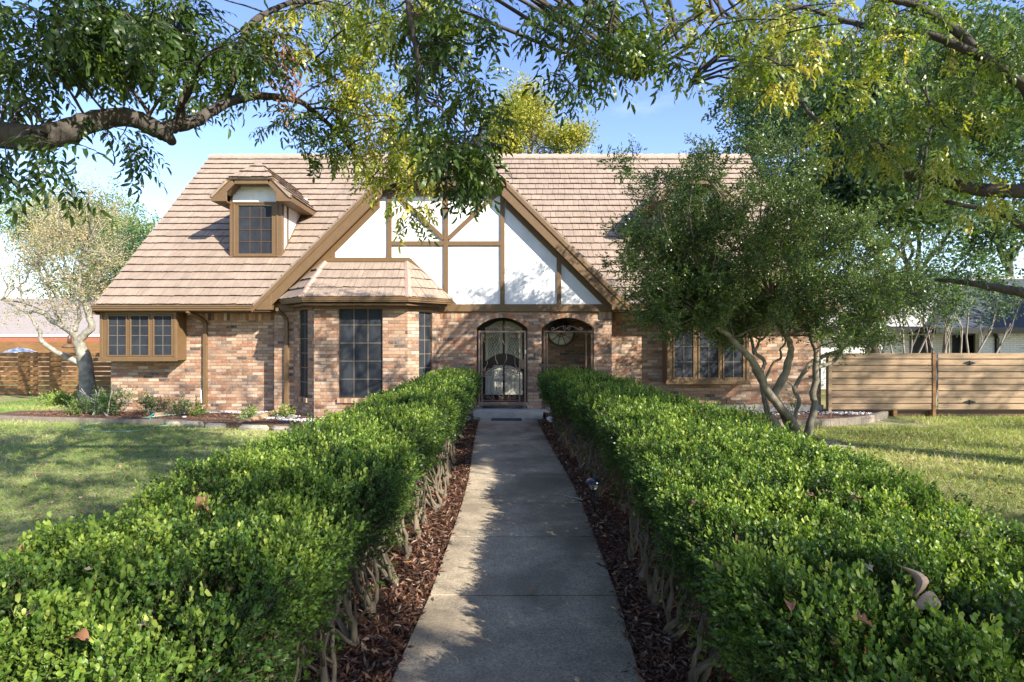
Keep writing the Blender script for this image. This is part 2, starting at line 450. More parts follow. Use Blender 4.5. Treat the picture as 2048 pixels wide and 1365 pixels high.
M['doorpanel'] = painted('door_panel_paint', (.62, .61, .50), .45, .05)
def mat_glasslead():
    m = NT('textured_glass', .15, .6); n = m.noise(m.coord(), 45, 3)
    m.bump(n, .8, .01); return m.base(m.ramp(n, [(.35, (.25, .28, .20)), (.6, (.62, .65, .54))]))
M['leadglass'] = mat_glasslead()
M['soffit'] = painted('soffit_paint', (.13, .075, .04), .6, .1)

house = thing('brick_house', 'brick house with steep tan shake roof, half timbered white gable and two dormers', 'house', (-1.6, 14, 0))
Z = Vector((0, 0, 1))
def wall_strip(mb, A, B, z0, z1, holes=(), th=.12):
    """vertical wall from A to B (plan), holes=(s0,s1,h0,h1)"""
    A = Vector((A[0], A[1], 0)); B = Vector((B[0], B[1], 0)); t = (B-A).normalized(); n = Vector((t.y, -t.x, 0)); L = (B-A).length
    xs = sorted({0, L}|{h[0] for h in holes}|{h[1] for h in holes})
    for a, b in zip(xs[:-1], xs[1:]):
        hs = sorted([h for h in holes if h[0] <= a+1e-6 and h[1] >= b-1e-6], key=lambda h: h[2])
        z = z0
        for h in hs:
            if h[2] > z+1e-4: mb.obox(A, t, n, a, b, -th, 0, z, h[2])
            z = h[3]
        if z1 > z+1e-4: mb.obox(A, t, n, a, b, -th, 0, z, z1)
    return A, t, n
def soldier(mb, A, B, z0, z1, w=.0765, proud=.004, r=random.Random(2)):
    A = Vector((A[0], A[1], 0)); B = Vector((B[0], B[1], 0)); t = (B-A).normalized(); n = Vector((t.y, -t.x, 0)); L = (B-A).length
    k = int(L/w); w = L/k
    for i in range(k):
        mb.obox(A, t, n, i*w+.004, (i+1)*w-.004, -.05, proud+r.uniform(0, .003), z0+.004, z1-.004, cell_uv(r))

# ---------------------------------------------------------------- brick walls
YW, YG = 14.05, 13.70           # set-back walls, gable wall
GX = -1.645                     # centre line of the gable
WT = 2.56
w = MB()
GL, GR = GX-4.02, GX+4.02
wall_strip(w, (-9.80, YW), (GL, YW), .0, WT)
wall_strip(w, (GR, YW), (7.55, YW), .27, WT)
# gable wall: left of the bay, between, arches
wall_strip(w, (GL, YG), (-5.2, YG), 0, 2.56); wall_strip(w, (-1.72, YG), (-.846, YG), 0, 2.56)
wall_strip(w, (1.95, YG), (GR, YG), 0, 2.56); wall_strip(w, (.369, YG), (.703, YG), 0, 2.56)
w.box(GL, GL+.12, YG+.12, YW+.02, 0, 2.56); w.box(GR-.12, GR, YG+.12, YW+.02, 0, 2.56)
wall_strip(w, (7.55, YW+.12), (7.55, 23.6), 0, 2.6); wall_strip(w, (-9.80, 23.6), (-9.80, YW+.12), 0, 2.6); wall_strip(w, (7.55, 23.6), (-9.8, 23.6), 0, 2.6)
w.face([(7.55, 13.6, 2.6), (7.55, 23.6, 2.6), (7.55, 18.63, 7.7)]); w.face([(-9.8, 23.6, 2.6), (-9.8, 13.6, 2.6), (-9.8, 18.63, 7.7)])
# arches
def arch(mb, x0, x1, zs, za, ztop, y, th=.33, n=18):
    c = (x0+x1)/2; h = (x1-x0)/2; s = za-zs; Rr = (h*h+s*s)/(2*s); zc = za-Rr
    q = []
    for i in range(n+1):
        x = x0+(x1-x0)*i/n; q.append((x, zc+math.sqrt(max(Rr*Rr-(x-c)**2, 0))))
    for (xa, za_), (xb, zb_) in zip(q[:-1], q[1:]):
        mb.hexa([(xa, y, za_), (xb, y, zb_), (xb, y+th, zb_), (xa, y+th, za_), (xa, y, ztop), (xb, y, ztop), (xb, y+th, ztop), (xa, y+th, ztop)])
    return q, (c, zc, Rr)
def arch_ring(mb, info, x0, x1, y, w_=.105, proud=.012, r=random.Random(4)):
    c, zc, Rr = info; a0 = math.atan2(1, 0)
    half = math.asin((x1-x0)/2/Rr)+.05; k = int(2*half*(Rr+.05)/.073)
    for i in range(k):
        ta = -half+2*half*i/k+.0022; tb = -half+2*half*(i+1)/k-.0022
        r0, r1 = Rr-.004, Rr+w_+r.uniform(-.004, .004); pr = proud+r.uniform(0, .004); uv = cell_uv(r)
        q = lambda t, rr, yy: (c+math.sin(t)*rr, yy, zc+math.cos(t)*rr)
        mb.hexa([q(ta, r0, y-pr), q(tb, r0, y-pr), q(tb, r0, y+.1), q(ta, r0, y+.1), q(ta, r1, y-pr), q(tb, r1, y-pr), q(tb, r1, y+.1), q(ta, r1, y+.1)], uv)
infos = []
for x0, x1 in ((-.846, .369), (.703, 1.95)):
    q, inf = arch(w, x0, x1, 2.14, 2.39, 2.56, YG); infos.append(inf)
    AR = MB(); arch_ring(AR, inf, x0, x1, YG); AR.build('brick_arch', M['brick'], house)
    w.box(x0-.001-.21, x0, YG+.12, YG+.33, .1, 2.56); w.box(x1, x1+.12, YG+.12, YG+.33, .1, 2.56)
# porch interior behind the arches
w.box(-1.6, 2.36, 15.25, 15.4, .1, 2.56)
w.box(2.24, 2.36, YW, 15.25, .1, 2.56); w.box(-1.6, -1.5, YG+.33, 15.25, .1, 2.56)
# bay facets
BF = 12.95; BZ = 2.70
bl = [(-5.20, YG), (-4.46, BF), (-2.35, BF), (-1.72, YG)]
wl_ = wall_strip(w, bl[0], bl[1], 0, BZ, [(.30, .74, .52, 2.56)])
wf_ = wall_strip(w, bl[1], bl[2], 0, BZ, [(.552, 1.545, .54, 2.60)])
wr_ = wall_strip(w, bl[2], bl[3], 0, BZ, [(.33, .74, .54, 2.50)])
wallo = w.build('brick_wall', M['brick'], house)
for a_, b_, za, zb_ in (((-1.716, YG), (-.96, YG), 2.36, 2.54), ((2.06, YG), (GR, YG), 2.36, 2.54), ((-9.8, YW), (GL, YW), 2.33, 2.51), ((GR, YW), (7.5, YW), 2.33, 2.51), ((.48, YG), (.60, YG), 2.36, 2.54)):
    so = MB(); soldier(so, a_, b_, za, zb_); so.build('soldier_course', M['brick'], house)
sr = random.Random(8)
for (A, t, n), s0, s1, zt in ((wl_, .28, .76, .52), (wf_, .53, 1.57, .54), (wr_, .31, .76, .54)):
    k = int((s1-s0)/.075); so = MB()
    for i in range(k):
        so.obox(A, t, n, s0+(s1-s0)*i/k+.003, s0+(s1-s0)*(i+1)/k-.003, -.1, .05, zt-.10, zt-.002+sr.uniform(0, .003), cell_uv(sr))
    so.build('rowlock_sill', M['brick'], house)
f = MB(); f.box(GR, 7.56, YW-.025, YW+.2, 0, .27); f.box(7.56, 7.6, YW-.02, 23, 0, .27); f.build('foundation', M['concrete'], house)

# ---------------------------------------------------------------- roofs: courses of single shakes
S45 = math.sqrt(.5)
class Shakes:
    def __init__(s, seed): s.V = []; s.F = []; s.A = []; s.r = random.Random(seed)
    def plane(s, O, U, Vv, v0, v1, lf, rf, expo=.305, wmin=.13, wmax=.32, th=.044, jag=.005):
        O = Vector(O); U = Vector(U).normalized(); Vv = Vector(Vv).normalized(); N = U.cross(Vv).normalized(); r = s.r
        n = max(1, round((v1-v0)/expo)); e = (v1-v0)/n
        for i in range(n):
            vb = v0+i*e; vt = vb+e*1.0
            lb, rb, lt, rt = lf(vb), rf(vb), lf(vt), rf(vt)
            u = min(lb, lt)-r.uniform(0, .2); end = max(rb, rt)
            sag = r.uniform(-.003, .003)
            while u < end:
                wd = r.uniform(wmin, wmax); a = u+.004; b = u+wd-.004; u += wd
                ab = min(max(a, lb), rb); bb = min(max(b, lb), rb); at = min(max(a, lt), rt); bt = min(max(b, lt), rt)
                if bb-ab < .01 and bt-at < .01: continue
                j = r.uniform(-jag, jag)+sag; h = th+r.uniform(-.004, .007); hl = h+r.uniform(-.003, .003)
                k = len(s.V)
                # lower edge in three short steps, so the butt line is ragged
                lo = [(ab+(bb-ab)*q, vb+j+r.uniform(-.004, .004)) for q in (0, .33, .34, .67, .68, 1)]
                lo[2] = (lo[2][0], vb+j+r.uniform(-.005, .005)); lo[4] = (lo[4][0], vb+j+r.uniform(-.005, .005))
                lo[1] = (lo[1][0], lo[0][1]); lo[3] = (lo[3][0], lo[2][1]); lo[5] = (lo[5][0], lo[4][1])
                top = [O+U*x+Vv*y+N*(h if q < 3 else hl) for q, (x, y) in enumerate(lo)]
                bot = [O+U*x+Vv*(y+.055) for x, y in lo]
                s.V += [tuple(q) for q in top+bot]+[tuple(O+U*bt+Vv*(vt+.02)+N*.005), tuple(O+U*at+Vv*(vt+.02)+N*.005)]
                s.F.append((k, k+1, k+2, k+3, k+4, k+5, k+12, k+13))
                for q in range(5): s.F.append((k+6+q, k+7+q, k+1+q, k+q))
                s.F.append((k+11, k+12, k+5)); s.F.append((k, k+13, k+6))
                s.A += [r.random()]*14
            # solid sheet under the course
            k = len(s.V); q = [O+U*lb+Vv*vb, O+U*rb+Vv*vb, O+U*rt+Vv*vt, O+U*lt+Vv*vt]
            s.V += [tuple(p-N*.002) for p in q]+[tuple(p-N*.05) for p in q]; s.A += [.3]*8
            s.F += [(k, k+1, k+2, k+3), (k+7, k+6, k+5, k+4), (k, k+4, k+5, k+1), (k+1, k+5, k+6, k+2), (k+3, k+7, k+4, k)]
    def build(s, name, parent, mat=None):
        me = bpy.data.meshes.new(name); me.from_pydata(s.V, [], s.F)
        a = me.attributes.new('rnd', 'FLOAT', 'POINT'); a.data.foreach_set('value', s.A)
        me.materials.append(mat or M['shake']); o = bpy.data.objects.new(name, me); C.objects.link(o); o.parent = parent; o_loc(o, parent); return o
RX0, RX1, RYE, RZE, RYR, RZR = -9.75, 7.65, 13.45, 2.67, 18.63, 7.85
AP = 7.085; vtot = (RYR-RYE)/S45
rs = Shakes(3); vv = (0, 1, 1)
zat = lambda v: RZE+v*S45
valL = lambda v: min(GX, GX-(AP-zat(v))); valR = lambda v: max(GX, GX+(AP-zat(v)))
rs.plane((0, RYE, RZE), (1, 0, 0), vv, 0, vtot, lambda v: RX0, valL)
rs.plane((0, RYE, RZE), (1, 0, 0), vv, 0, vtot, valR, lambda v: RX1)
rs.plane((0, 2*RYR-RYE, RZE), (-1, 0, 0), (0, -1, 1), 0, vtot, lambda v: -RX1, lambda v: -RX0, wmin=.5, wmax=.9)
# gable slopes and its clipped front hip
YF = 13.43; vg = (AP-RZE)/S45; zc_ = 5.64
rs.plane((GX+4.415, 0, RZE), (0, 1, 0), (-1, 0, 1), 0, vg, lambda v: YF+max(0, zat(v)-zc_), lambda v: RYE+v*S45+.05)
rs.plane((GX-4.415, 0, RZE), (0, -1, 0), (1, 0, 1), 0, vg, lambda v: -(RYE+v*S45+.05), lambda v: -(YF+max(0, zat(v)-zc_)))
hw = AP-zc_
rs.plane((GX, YF-.06, zc_-.06), (1, 0, 0), vv, 0, (hw+.06)/S45, lambda v: -(hw+.06)+v*S45, lambda v: hw+.06-v*S45)
roof = rs.build('roof', house)
def caps(parent, a, b, r, name='ridge_cap', wd=.16, step=.34):
    a = Vector(a); b = Vector(b); d = (b-a); L = d.length; d.normalize(); s = d.cross(Z).normalized(); n = int(L/step); mb = MB(); up = s.cross(d).normalized()
    for i in range(n):
        p = a+d*(i*L/n); q = a+d*((i+1)*L/n+.03); h0 = .045+r.uniform(0, .01); h1 = .02
        for sg in (1, -1):
            mb.hexa([p+up*(h0-.03), p+s*sg*wd-up*(wd-.0), q+s*sg*wd-up*(wd+.02), q+up*(h1-.03), p+up*h0, p+s*sg*wd-up*(wd-.04), q+s*sg*wd-up*(wd-.01), q+up*h1])
    return mb.build(name, M['shakecap'], parent)
M['shakecap'] = painted('ridge_cap_clay', (.36, .25, .19), .8, .12, 5, .3)
cr_ = random.Random(4)
caps(roof, (RX1, RYR, RZR+.01), (RX0, RYR, RZR+.01), cr_)
caps(roof, (GX, 17.7, AP), (GX, YF+hw, AP), cr_)

# ---------------------------------------------------------------- gable front
st = MB(); zb = 2.70
def gz(dx): return AP-abs(dx)
st.prism([(GX-4.02, zb), (GX+4.02, zb), (GX+4.02, 3.0), (GX+1.55, 5.45), (GX-1.55, 5.45), (GX-4.02, 3.0)], YG+.01, YG+.12)
st.build('stucco_panel', M['stucco'], house)
tb = MB(); y0, y1 = YG-.035, YG+.012
sp = 1.345; cx = -1.573
tb.box(GX-4.05, GX+4.07, YG-.06, YG+.05, 2.53, 2.705)                     # base beam
for k in (-2, -1, 0, 1, 2):
    x = cx+k*sp; top = min(5.42, gz(x-GX)-.28)
    tb.box(x-.054, x+.054, y0, y1, 2.70, top)
tb.box(cx-sp, cx+sp, y0+.003, y1, 4.10, 4.205)                             # rail
tb.beam((cx+.03, (y0+y1)/2+.006, 4.22), (cx+1.0, (y0+y1)/2+.006, 5.19), .036, .105, (0, -1, 0)) if False else None
for sg in (1, -1):
    a = Vector((cx+sg*.05, YG-.010, 4.26)); b = Vector((cx+sg*1.22, YG-.010, 5.36)); d = (b-a).normalized(); pn = Vector((-d.z, 0, d.x))*.052
    tb.hexa([a-pn+Vector((0, -.022, 0)), b-pn+Vector((0, -.022, 0)), b-pn+Vector((0, .022, 0)), a-pn+Vector((0, .022, 0)), a+pn+Vector((0, -.022, 0)), b+pn+Vector((0, -.022, 0)), b+pn+Vector((0, .022, 0)), a+pn+Vector((0, .022, 0))])
tb.box(GX+3.90, GX+4.02, y0-.004, y1, 2.70, 3.02); tb.box(GX-4.02, GX-3.90, y0-.004, y1, 2.70, 3.02)
tb.box(GX-1.6, GX+1.6, y0-.006, y1, 5.28, 5.43)
for sg in (1, -1):                                                         # inner rake trim against the stucco
    def q(dx, off, yy): return (GX+sg*dx, yy, AP-dx-off)
    tb.hexa([q(4.0, .58, y0-.002), q(1.5, .58, y0-.002), q(1.5, .58, y1), q(4.0, .58, y1), q(4.0, .40, y0-.002), q(1.5, .40, y0-.002), q(1.5, .40, y1), q(4.0, .40, y1)])
# trim above the bay roof
ty0, ty1 = YG-.045, YG+.012
tb.box(-4.50, -2.43, ty0, ty1, 3.71, 3.815)
for xa, xb, za, zb_ in ((-2.45, -1.36, 3.76, 2.68), (-4.48, -5.50, 3.76, 2.68)):
    a = Vector((xa, (ty0+ty1)/2, za)); b = Vector((xb, (ty0+ty1)/2, zb_)); d = (b-a).normalized(); pn = Vector((-d.z, 0, d.x))*.055; yy = Vector((0, (ty1-ty0)/2, 0))
    tb.hexa([a-pn-yy, b-pn-yy, b-pn+yy, a-pn+yy, a+pn-yy, b+pn-yy, b+pn+yy, a+pn+yy])
bevel(tb.build('timber_frame', M['trim'], house), .005)
fa = MB()
for sg in (1, -1):                                                         # rake boards, soffit and corner returns
    def q(dx, off, yy): return (GX+sg*dx, yy, AP-dx-off)
    fa.hexa([q(4.085, .44, YF+.02), q(1.40, .44, YF+.02), q(1.40, .44, YF+.06), q(4.085, .44, YF+.06), q(4.42, .05, YF+.02), q(1.40, .05, YF+.02), q(1.40, .05, YF+.06), q(4.42, .05, YF+.06)])
    fa.hexa([q(4.44, .16, YF-.005), q(1.42, .16, YF-.005), q(1.42, .16, YF+.02), q(4.44, .16, YF+.02), q(4.44, .03, YF-.005), q(1.42, .03, YF-.005), q(1.42, .03, YF+.02), q(4.44, .03, YF+.02)])
    fa.hexa([q(4.0, .40, YF+.06), q(1.45, .40, YF+.06), q(1.45, .40, YG+.02), q(4.0, .40, YG+.02), q(4.0, .36, YF+.06), q(1.45, .36, YF+.06), q(1.45, .36, YG+.02), q(4.0, .36, YG+.02)])
    pl = [(GX+sg*3.98, 2.56), (GX+sg*4.33, 2.56), (GX+sg*4.45, 2.65), (GX+sg*4.40, 2.70), (GX+sg*3.98, 2.98)]
    if sg < 0: pl = pl[::-1]
    fa.prism(pl, YF+.012, YG+.34)
fa.box(GX-1.52, GX+1.52, YF-.03, YF+.03, 5.44, 5.58); fa.box(GX-1.48, GX+1.48, YF+.03, YG+.05, 5.43, 5.47)
bevel(fa.build('rake_fascia', M['trim'], house), .005)

# ---------------------------------------------------------------- eaves: gutter, soffit, frieze
def gutter_run(mb, pts, zt, dep=.11, h=.125):
    """K-style gutter whose front top edge follows pts (plan), left to right"""
    for (xa, ya), (xb, yb) in zip(pts[:-1], pts[1:]):
        A = Vector((xa, ya, 0)); B = Vector((xb, yb, 0)); t = (B-A).normalized(); n = Vector((t.y, -t.x, 0)); L = (B-A).length
        e = .004
        mb.obox(A, t, n, e, L-e, -.012, 0, zt-.03, zt); mb.obox(A, t, n, e, L-e, -.035, -.012, zt-.075, zt-.012)
        mb.obox(A, t, n, e, L-e, -.05, -.03, zt-h, zt-.06); mb.obox(A, t, n, e, L-e, -dep, -.05, zt-h, zt-h+.01); mb.obox(A, t, n, e, L-e, -dep-.01, -dep, zt-h, zt-.01)
gb = [(-5.47, 13.50), (-4.60, 12.56), (-2.26, 12.56), (-1.40, 13.47)]
for pts_, zt_, dp_, hh_ in (([(-9.80, 13.36), (GX-4.42, 13.36)], 2.665, .11, .125), ([(GX+4.44, 13.36), (7.70, 13.36)], 2.665, .11, .125), (gb, 2.80, .10, .11)):
    gm = MB(); gutter_run(gm, pts_, zt_, dp_, hh_); bevel(gm.build('gutter', M['trim'], house), .003)
for x0_, x1_ in ((-9.78, GL-.01), (GR+.01, 7.62)):
    sf = MB(); sf.box(x0_, x1_, 13.48, YW-.02, 2.52, 2.56); sf.build('soffit', M['soffit'], house)
sf = MB(); sf.prismz([(-5.35, YG-.005), (-4.56, 12.66), (-2.30, 12.66), (-1.52, YG-.005)], 2.62, 2.66); sf.build('soffit', M['soffit'], house)
for (xa, ya), (xb, yb) in zip(bl[:-1], bl[1:]):
    bf = MB(); A = Vector((xa, ya, 0)); B = Vector((xb, yb, 0)); t = (B-A).normalized(); n = Vector((t.y, -t.x, 0))
    bf.obox(A, t, n, 0, (B-A).length, .003, .03, 2.55, 2.619); bf.build('frieze_board', M['soffit'], house)
for xa in (-9.8, 7.58):
    bf = MB(); bf.box(xa-.02, xa+.04, 13.44, 14.3, 2.45, 2.66); bf.build('eave_end', M['soffit'], house)
# bay roof
br = Shakes(7)
e0 = Vector((-4.60, 12.58, 2.79)); e1 = Vector((-2.26, 12.58, 2.79)); t0 = Vector((-4.44, YG-.01, 3.71)); t1 = Vector((-2.49, YG-.01, 3.71))
def quad_plane(sh, a, b, c, d, **kw):
    """a,b lower edge left-right; d,c upper edge"""
    U = (b-a).normalized(); N = U.cross(((d+c)/2-(a+b)/2)).normalized(); Vv = N.cross(U); O = a
    va = 0; vd = (d-a).dot(Vv); vc = (c-a).dot(Vv); vm = max(vd, vc)
    ub, ud, uc = (b-a).dot(U), (d-a).dot(U), (c-a).dot(U)
    sh.plane(O, U, Vv, 0, vm, lambda v: ud*min(v/max(vd, 1e-6), 1), lambda v: ub+(uc-ub)*min(v/max(vc, 1e-6), 1), **kw)
quad_plane(br, e0, e1, t1, t0, expo=.36, wmin=.10, wmax=.2, th=.035)
l0 = Vector((-5.48, YG-.2, 2.79)); r1 = Vector((-1.38, YG-.2, 2.79))
quad_plane(br, l0, e0, t0, t0+Vector((-.12, 0, 0)), expo=.36, wmin=.10, wmax=.2, th=.035)
quad_plane(br, e1, r1, t1+Vector((.12, 0, 0)), t1, expo=.36, wmin=.10, wmax=.2, th=.035)
br.build('bay_roof', house)
for a, b in ((e0, t0), (e1, t1)):
    hc = MB(); d = b-a; k = 4
    for i in range(k):
        p = a+d*(i/k)+Vector((0, -.02, .055)); q_ = a+d*((i+1)/k)+Vector((0, -.02, .03)); sx = Vector((.07, 0, -.028))
        hc.hexa([p-sx*1-Vector((0, 0, .07)), p+sx-Vector((0, 0, .02)), q_+sx-Vector((0, 0, .02)), q_-sx-Vector((0, 0, .07)), p-Vector((.07, 0, .025)), p+Vector((.0, 0, .012)), q_+Vector((.0, 0, .012)), q_-Vector((.07, 0, .025))])
    hc.build('bay_hip_cap', M['shakecap'], house)

# ---------------------------------------------------------------- windows
def sash(O, t, n, s0, s1, z0, z1, d, cols, rows, parent, fr=.035, screen_mat='screen', bar=.012, frmat='trim', name='window_sash', bulge=.02):
    """screen with its grille bars and slim frame, at depth d (outwards)"""
    mb = MB(); mb.obox(O, t, n, s0, s1, d-.02, d, z0, z1); pane = mb.build('insect_screen', M[screen_mat], parent)
    gb_ = MB()
    for i in range(1, cols):
        x = s0+(s1-s0)*i/cols; gb_.obox(O, t, n, x-bar/2, x+bar/2, d+.001, d+.008, z0, z1)
    for j in range(1, rows):
        z = z0+(z1-z0)*j/rows; gb_.obox(O, t, n, s0, s1, d+.001, d+.0095, z-bar/2, z+bar/2)
    gb_.build('grille', M['grille'], parent)
    if fr:
        fm_ = MB()
        fm_.obox(O, t, n, s0-fr, s0, d-.02, d+.02, z0-fr, z1+fr); fm_.obox(O, t, n, s1, s1+fr, d-.02, d+.02, z0-fr, z1+fr)
        fm_.obox(O, t, n, s0, s1, d-.02, d+.02, z0-fr, z0); fm_.obox(O, t, n, s0, s1, d-.02, d+.02, z1, z1+fr)
        bevel(fm_.build(name, M[frmat], parent), .004)
TX = Vector((1, 0, 0)); NY = Vector((0, -1, 0))
def box_window(x0, x1, z0, z1, panes, pz0, pz1, cheek, label):
    """projecting window box with three casements"""
    yf = 13.62; O = Vector((0, yf, 0)); fm_ = MB()
    fm_.box(x0, x1, yf+.03, YW-.003, z0, z0+.05); fm_.box(x0, x0+.05, yf+.03, YW-.003, z0+.05, z1); fm_.box(x1-.05, x1, yf+.03, YW-.003, z0+.05, z1)
    xs = [x0]+[v for p in panes for v in (p[0]-.036, p[1]+.036)]+[x1]
    for a, b in zip(xs[0::2], xs[1::2]): fm_.box(a, b, yf, yf+.03, z0, z1)
    fm_.box(x0+.01, x1-.01, yf+.002, yf+.03, z0, pz0-.037); fm_.box(x0+.01, x1-.01, yf+.002, yf+.03, pz1+.037, z1)
    fm_.box(x0-.03, x1+.03, yf-.025, yf, z0-.02, z0+.07); fm_.box(x0+.09, x1-.09, yf-.018, yf, pz0-.085, pz0-.04)
    for p in (x0, x1-.07): fm_.box(p, p+.07, yf-.02, yf, z0+.07, z1)
    o = fm_.build('box_window', M['trim'], house); bevel(o, .005); o['label'] = label
    for p in panes: sash(O, TX, NY, p[0], p[1], pz0, pz1, 0, 2, 4, o)
X = lambda px, Y: (px-1024)/F*Y
Zp = lambda py, Y: CZ+(HY-py)/F*Y
yf = 13.62
box_window(X(200, yf), X(353, yf), Zp(722, yf), 2.53, [(X(a, yf), X(b, yf)) for a, b in ((218, 252), (263, 297), (309, 343))], Zp(711, yf), 2.42, True, 'short projecting window box with three casements')
box_window(X(1334, yf), X(1498, yf), Zp(768, yf), 2.53, [(X(a, yf), X(b, yf)) for a, b in ((1349, 1386), (1399, 1436), (1448, 1485))], Zp(756, yf), 2.44, True, 'tall projecting window box with three casements')
# bay windows (set back in the brick)
def set_window(info, s0, s1, z0, z1, cols, rows):
    A, t, n = info; mb = MB(); e = .0
    mb.obox(A, t, n, s0, s0+.02, -.09, -.03, z0, z1); mb.obox(A, t, n, s1-.02, s1, -.09, -.03, z0, z1); mb.obox(A, t, n, s0+.02, s1-.02, -.09, -.03, z0, z0+.02)
    o = mb.build('bay_window', M['trimdark'], house)
    sash(A, t, n, s0+.02, s1-.02, z0+.02, z1, -.045, cols, rows, o, fr=0, bar=.016)
set_window(wl_, .30, .74, .52, 2.56, 2, 6); set_window(wf_, .552, 1.545, .54, 2.60, 3, 5); set_window(wr_, .33, .74, .54, 2.50, 2, 6)

# ---------------------------------------------------------------- dormers
def dormer(cx, lit):
    d = bpy.data.objects.new('dormer', None); C.objects.link(d); d.parent = house; o_loc(d, house)
    yf = 14.75; h = .65; zm = lambda y: y-10.78
    O = Vector((cx, yf, 0))
    cm = MB()
    for sg in (1, -1):
        x0, x1 = sorted((cx+sg*h, cx+sg*(h-.06))); n_ = 8
        cm.hexa([(x0, yf+.05, zm(yf)-.1), (x1, yf+.05, zm(yf)-.1), (x1, 16.6, zm(16.6)-.1), (x0, 16.6, zm(16.6)-.1), (x0, yf+.05, 5.6), (x1, yf+.05, 5.6), (x1, 16.6, 5.95), (x0, 16.6, 5.95)])
    cm.prism([(cx-.6, 5.30), (cx+.6, 5.30), (cx+.6, 5.66), (cx+.42, 5.86), (cx-.42, 5.86), (cx-.6, 5.66)], yf, yf+.06)
    cm.build('dormer_wall', M['stucco'], d)
    fm_ = MB()
    wx0, wx1, wz0, wz1 = -.45, .41, 4.07, 5.31
    fm_.box(cx-h-.02, cx+wx0-.03, yf-.03, yf+.05, 3.93, 5.40); fm_.box(cx+wx1+.03, cx+h+.02, yf-.03, yf+.05, 3.93, 5.40)
    fm_.box(cx+wx0-.04, cx+wx1+.04, yf-.026, yf+.05, 3.93, wz0-.03); fm_.box(cx+wx0-.04, cx+wx1+.04, yf-.026, yf+.05, wz1+.03, 5.40)
    fm_.box(cx-h+.08, cx+h-.08, yf-.05, yf-.03, 3.99, 4.04); fm_.box(cx-h+.08, cx+h-.08, yf-.05, yf-.03, 5.345, 5.39)
    fm_.box(cx-h+.08, cx-h+.12, yf-.05, yf-.03, 4.04, 5.345); fm_.box(cx+h-.12, cx+h-.08, yf-.05, yf-.03, 4.04, 5.345)
    for sg in (1, -1):
        x = cx+sg*(h+.01)
        for ya, yb in ((yf+.0, yf+.10), (yf+.34, yf+.42)):
            fm_.hexa([(x-.014, ya, zm(ya)-.05), (x+.014, ya, zm(ya)-.05), (x+.014, yb, zm(yb)-.05), (x-.014, yb, zm(yb)-.05), (x-.014, ya, 5.5), (x+.014, ya, 5.5), (x+.014, yb, 5.5), (x-.014, yb, 5.5)])
        a, b = yf+.1, 16.3
        fm_.hexa([(x-.012, a, zm(a)-.02), (x+.012, a, zm(a)-.02), (x+.012, b, zm(b)-.02), (x-.012, b, zm(b)-.02), (x-.012, a, zm(a)+.07), (x+.012, a, zm(a)+.07), (x+.012, b, zm(b)+.07), (x-.012, b, zm(b)+.07)])
    bevel(fm_.build('dormer_frame', M['trim'], d), .004)
    mb = MB(); mb.obox(O, TX, NY, wx0, wx1, -.02, -.005, wz0, wz1); mb.build('insect_screen', M['screen'], d)
    gb_ = MB()
    for i in (1, 2): x = wx0+(wx1-wx0)*i/3; gb_.obox(O, TX, NY, x-.007, x+.007, -.004, .004, wz0, wz1)
    for j in (1, 2, 3): z = wz0+(wz1-wz0)*j/4; gb_.obox(O, TX, NY, wx0, wx1, -.004, .006, z-.007, z+.007)
    gb_.build('grille', M['trimdark'], d)
    wf2 = MB()
    for a, b, c_, e in ((wx0-.03, wx0, wz0-.03, wz1+.03), (wx1, wx1+.03, wz0-.03, wz1+.03), (wx0, wx1, wz0-.03, wz0), (wx0, wx1, wz1, wz1+.03)): wf2.obox(O, TX, NY, a, b, -.01, .034, c_, e)
    wf2.build('window_sash', M['trim'], d)
    # hood
    rx = cx+.03; ff = 14.38; ez = 5.45; cl = 5.93; az = 6.45
    fs = MB()
    for sg in (1, -1):
        pl = [(rx+sg*1.0, ez), (rx+sg*1.0, ez-.12), (rx+sg*.62, ez-.12), (rx+sg*.62, 5.56), (rx+sg*.42, 5.76), (rx+sg*.42, 5.77), (rx+sg*.52, cl)]
        if sg < 0: pl = pl[::-1]
        a = pl
        fs.prism(a, ff+.012, ff+.06)
        x0, x1 = sorted((rx+sg*1.0, rx+sg*.665)); fs.box(x0, x1, ff+.06, 16.25, ez-.12, ez-.08)
        x0, x1 = sorted((rx+sg*1.0, rx+sg*.96)); fs.box(x0, x1, ff+.06, 16.25, ez-.08, ez-.01)
        # sloping soffit
        fs.hexa([(rx+sg*.66, ff+.06, 5.52), (rx+sg*.42, ff+.06, 5.78), (rx+sg*.42, yf+.02, 5.78), (rx+sg*.66, yf+.02, 5.52), (rx+sg*.66, ff+.06, 5.56), (rx+sg*.42, ff+.06, 5.82), (rx+sg*.42, yf+.02, 5.82), (rx+sg*.66, yf+.02, 5.56)])
        pl = [(rx+sg*1.03, ez+.02), (rx+sg*1.03, ez-.05), (rx+sg*1.0, ez-.05), (rx+sg*.50, cl-.06), (rx+sg*.53, cl+.02)]
        if sg < 0: pl = pl[::-1]
        fs.prism(pl, ff-.012, ff+.012)
    fs.box(rx-.42, rx+.42, ff+.012, ff+.06, 5.765, cl-.01); fs.box(rx-.51, rx+.51, ff-.012, ff+.012, cl-.055, cl+.02); fs.box(rx-.42, rx+.42, ff+.06, yf+.02, 5.79, 5.82)
    bevel(fs.build('dormer_fascia', M['trim'], d), .004)
    ds = Shakes(int(cx*10)+90); vg_ = (az-ez)/S45
    zz = lambda v: ez+v*S45
    ds.plane((rx+1.01, 0, ez), (0, 1, 0), (-1, 0, 1), 0, vg_, lambda v: ff-.02+max(0, zz(v)-cl), lambda v: zz(v)+10.80, wmin=.1, wmax=.2, expo=.25)
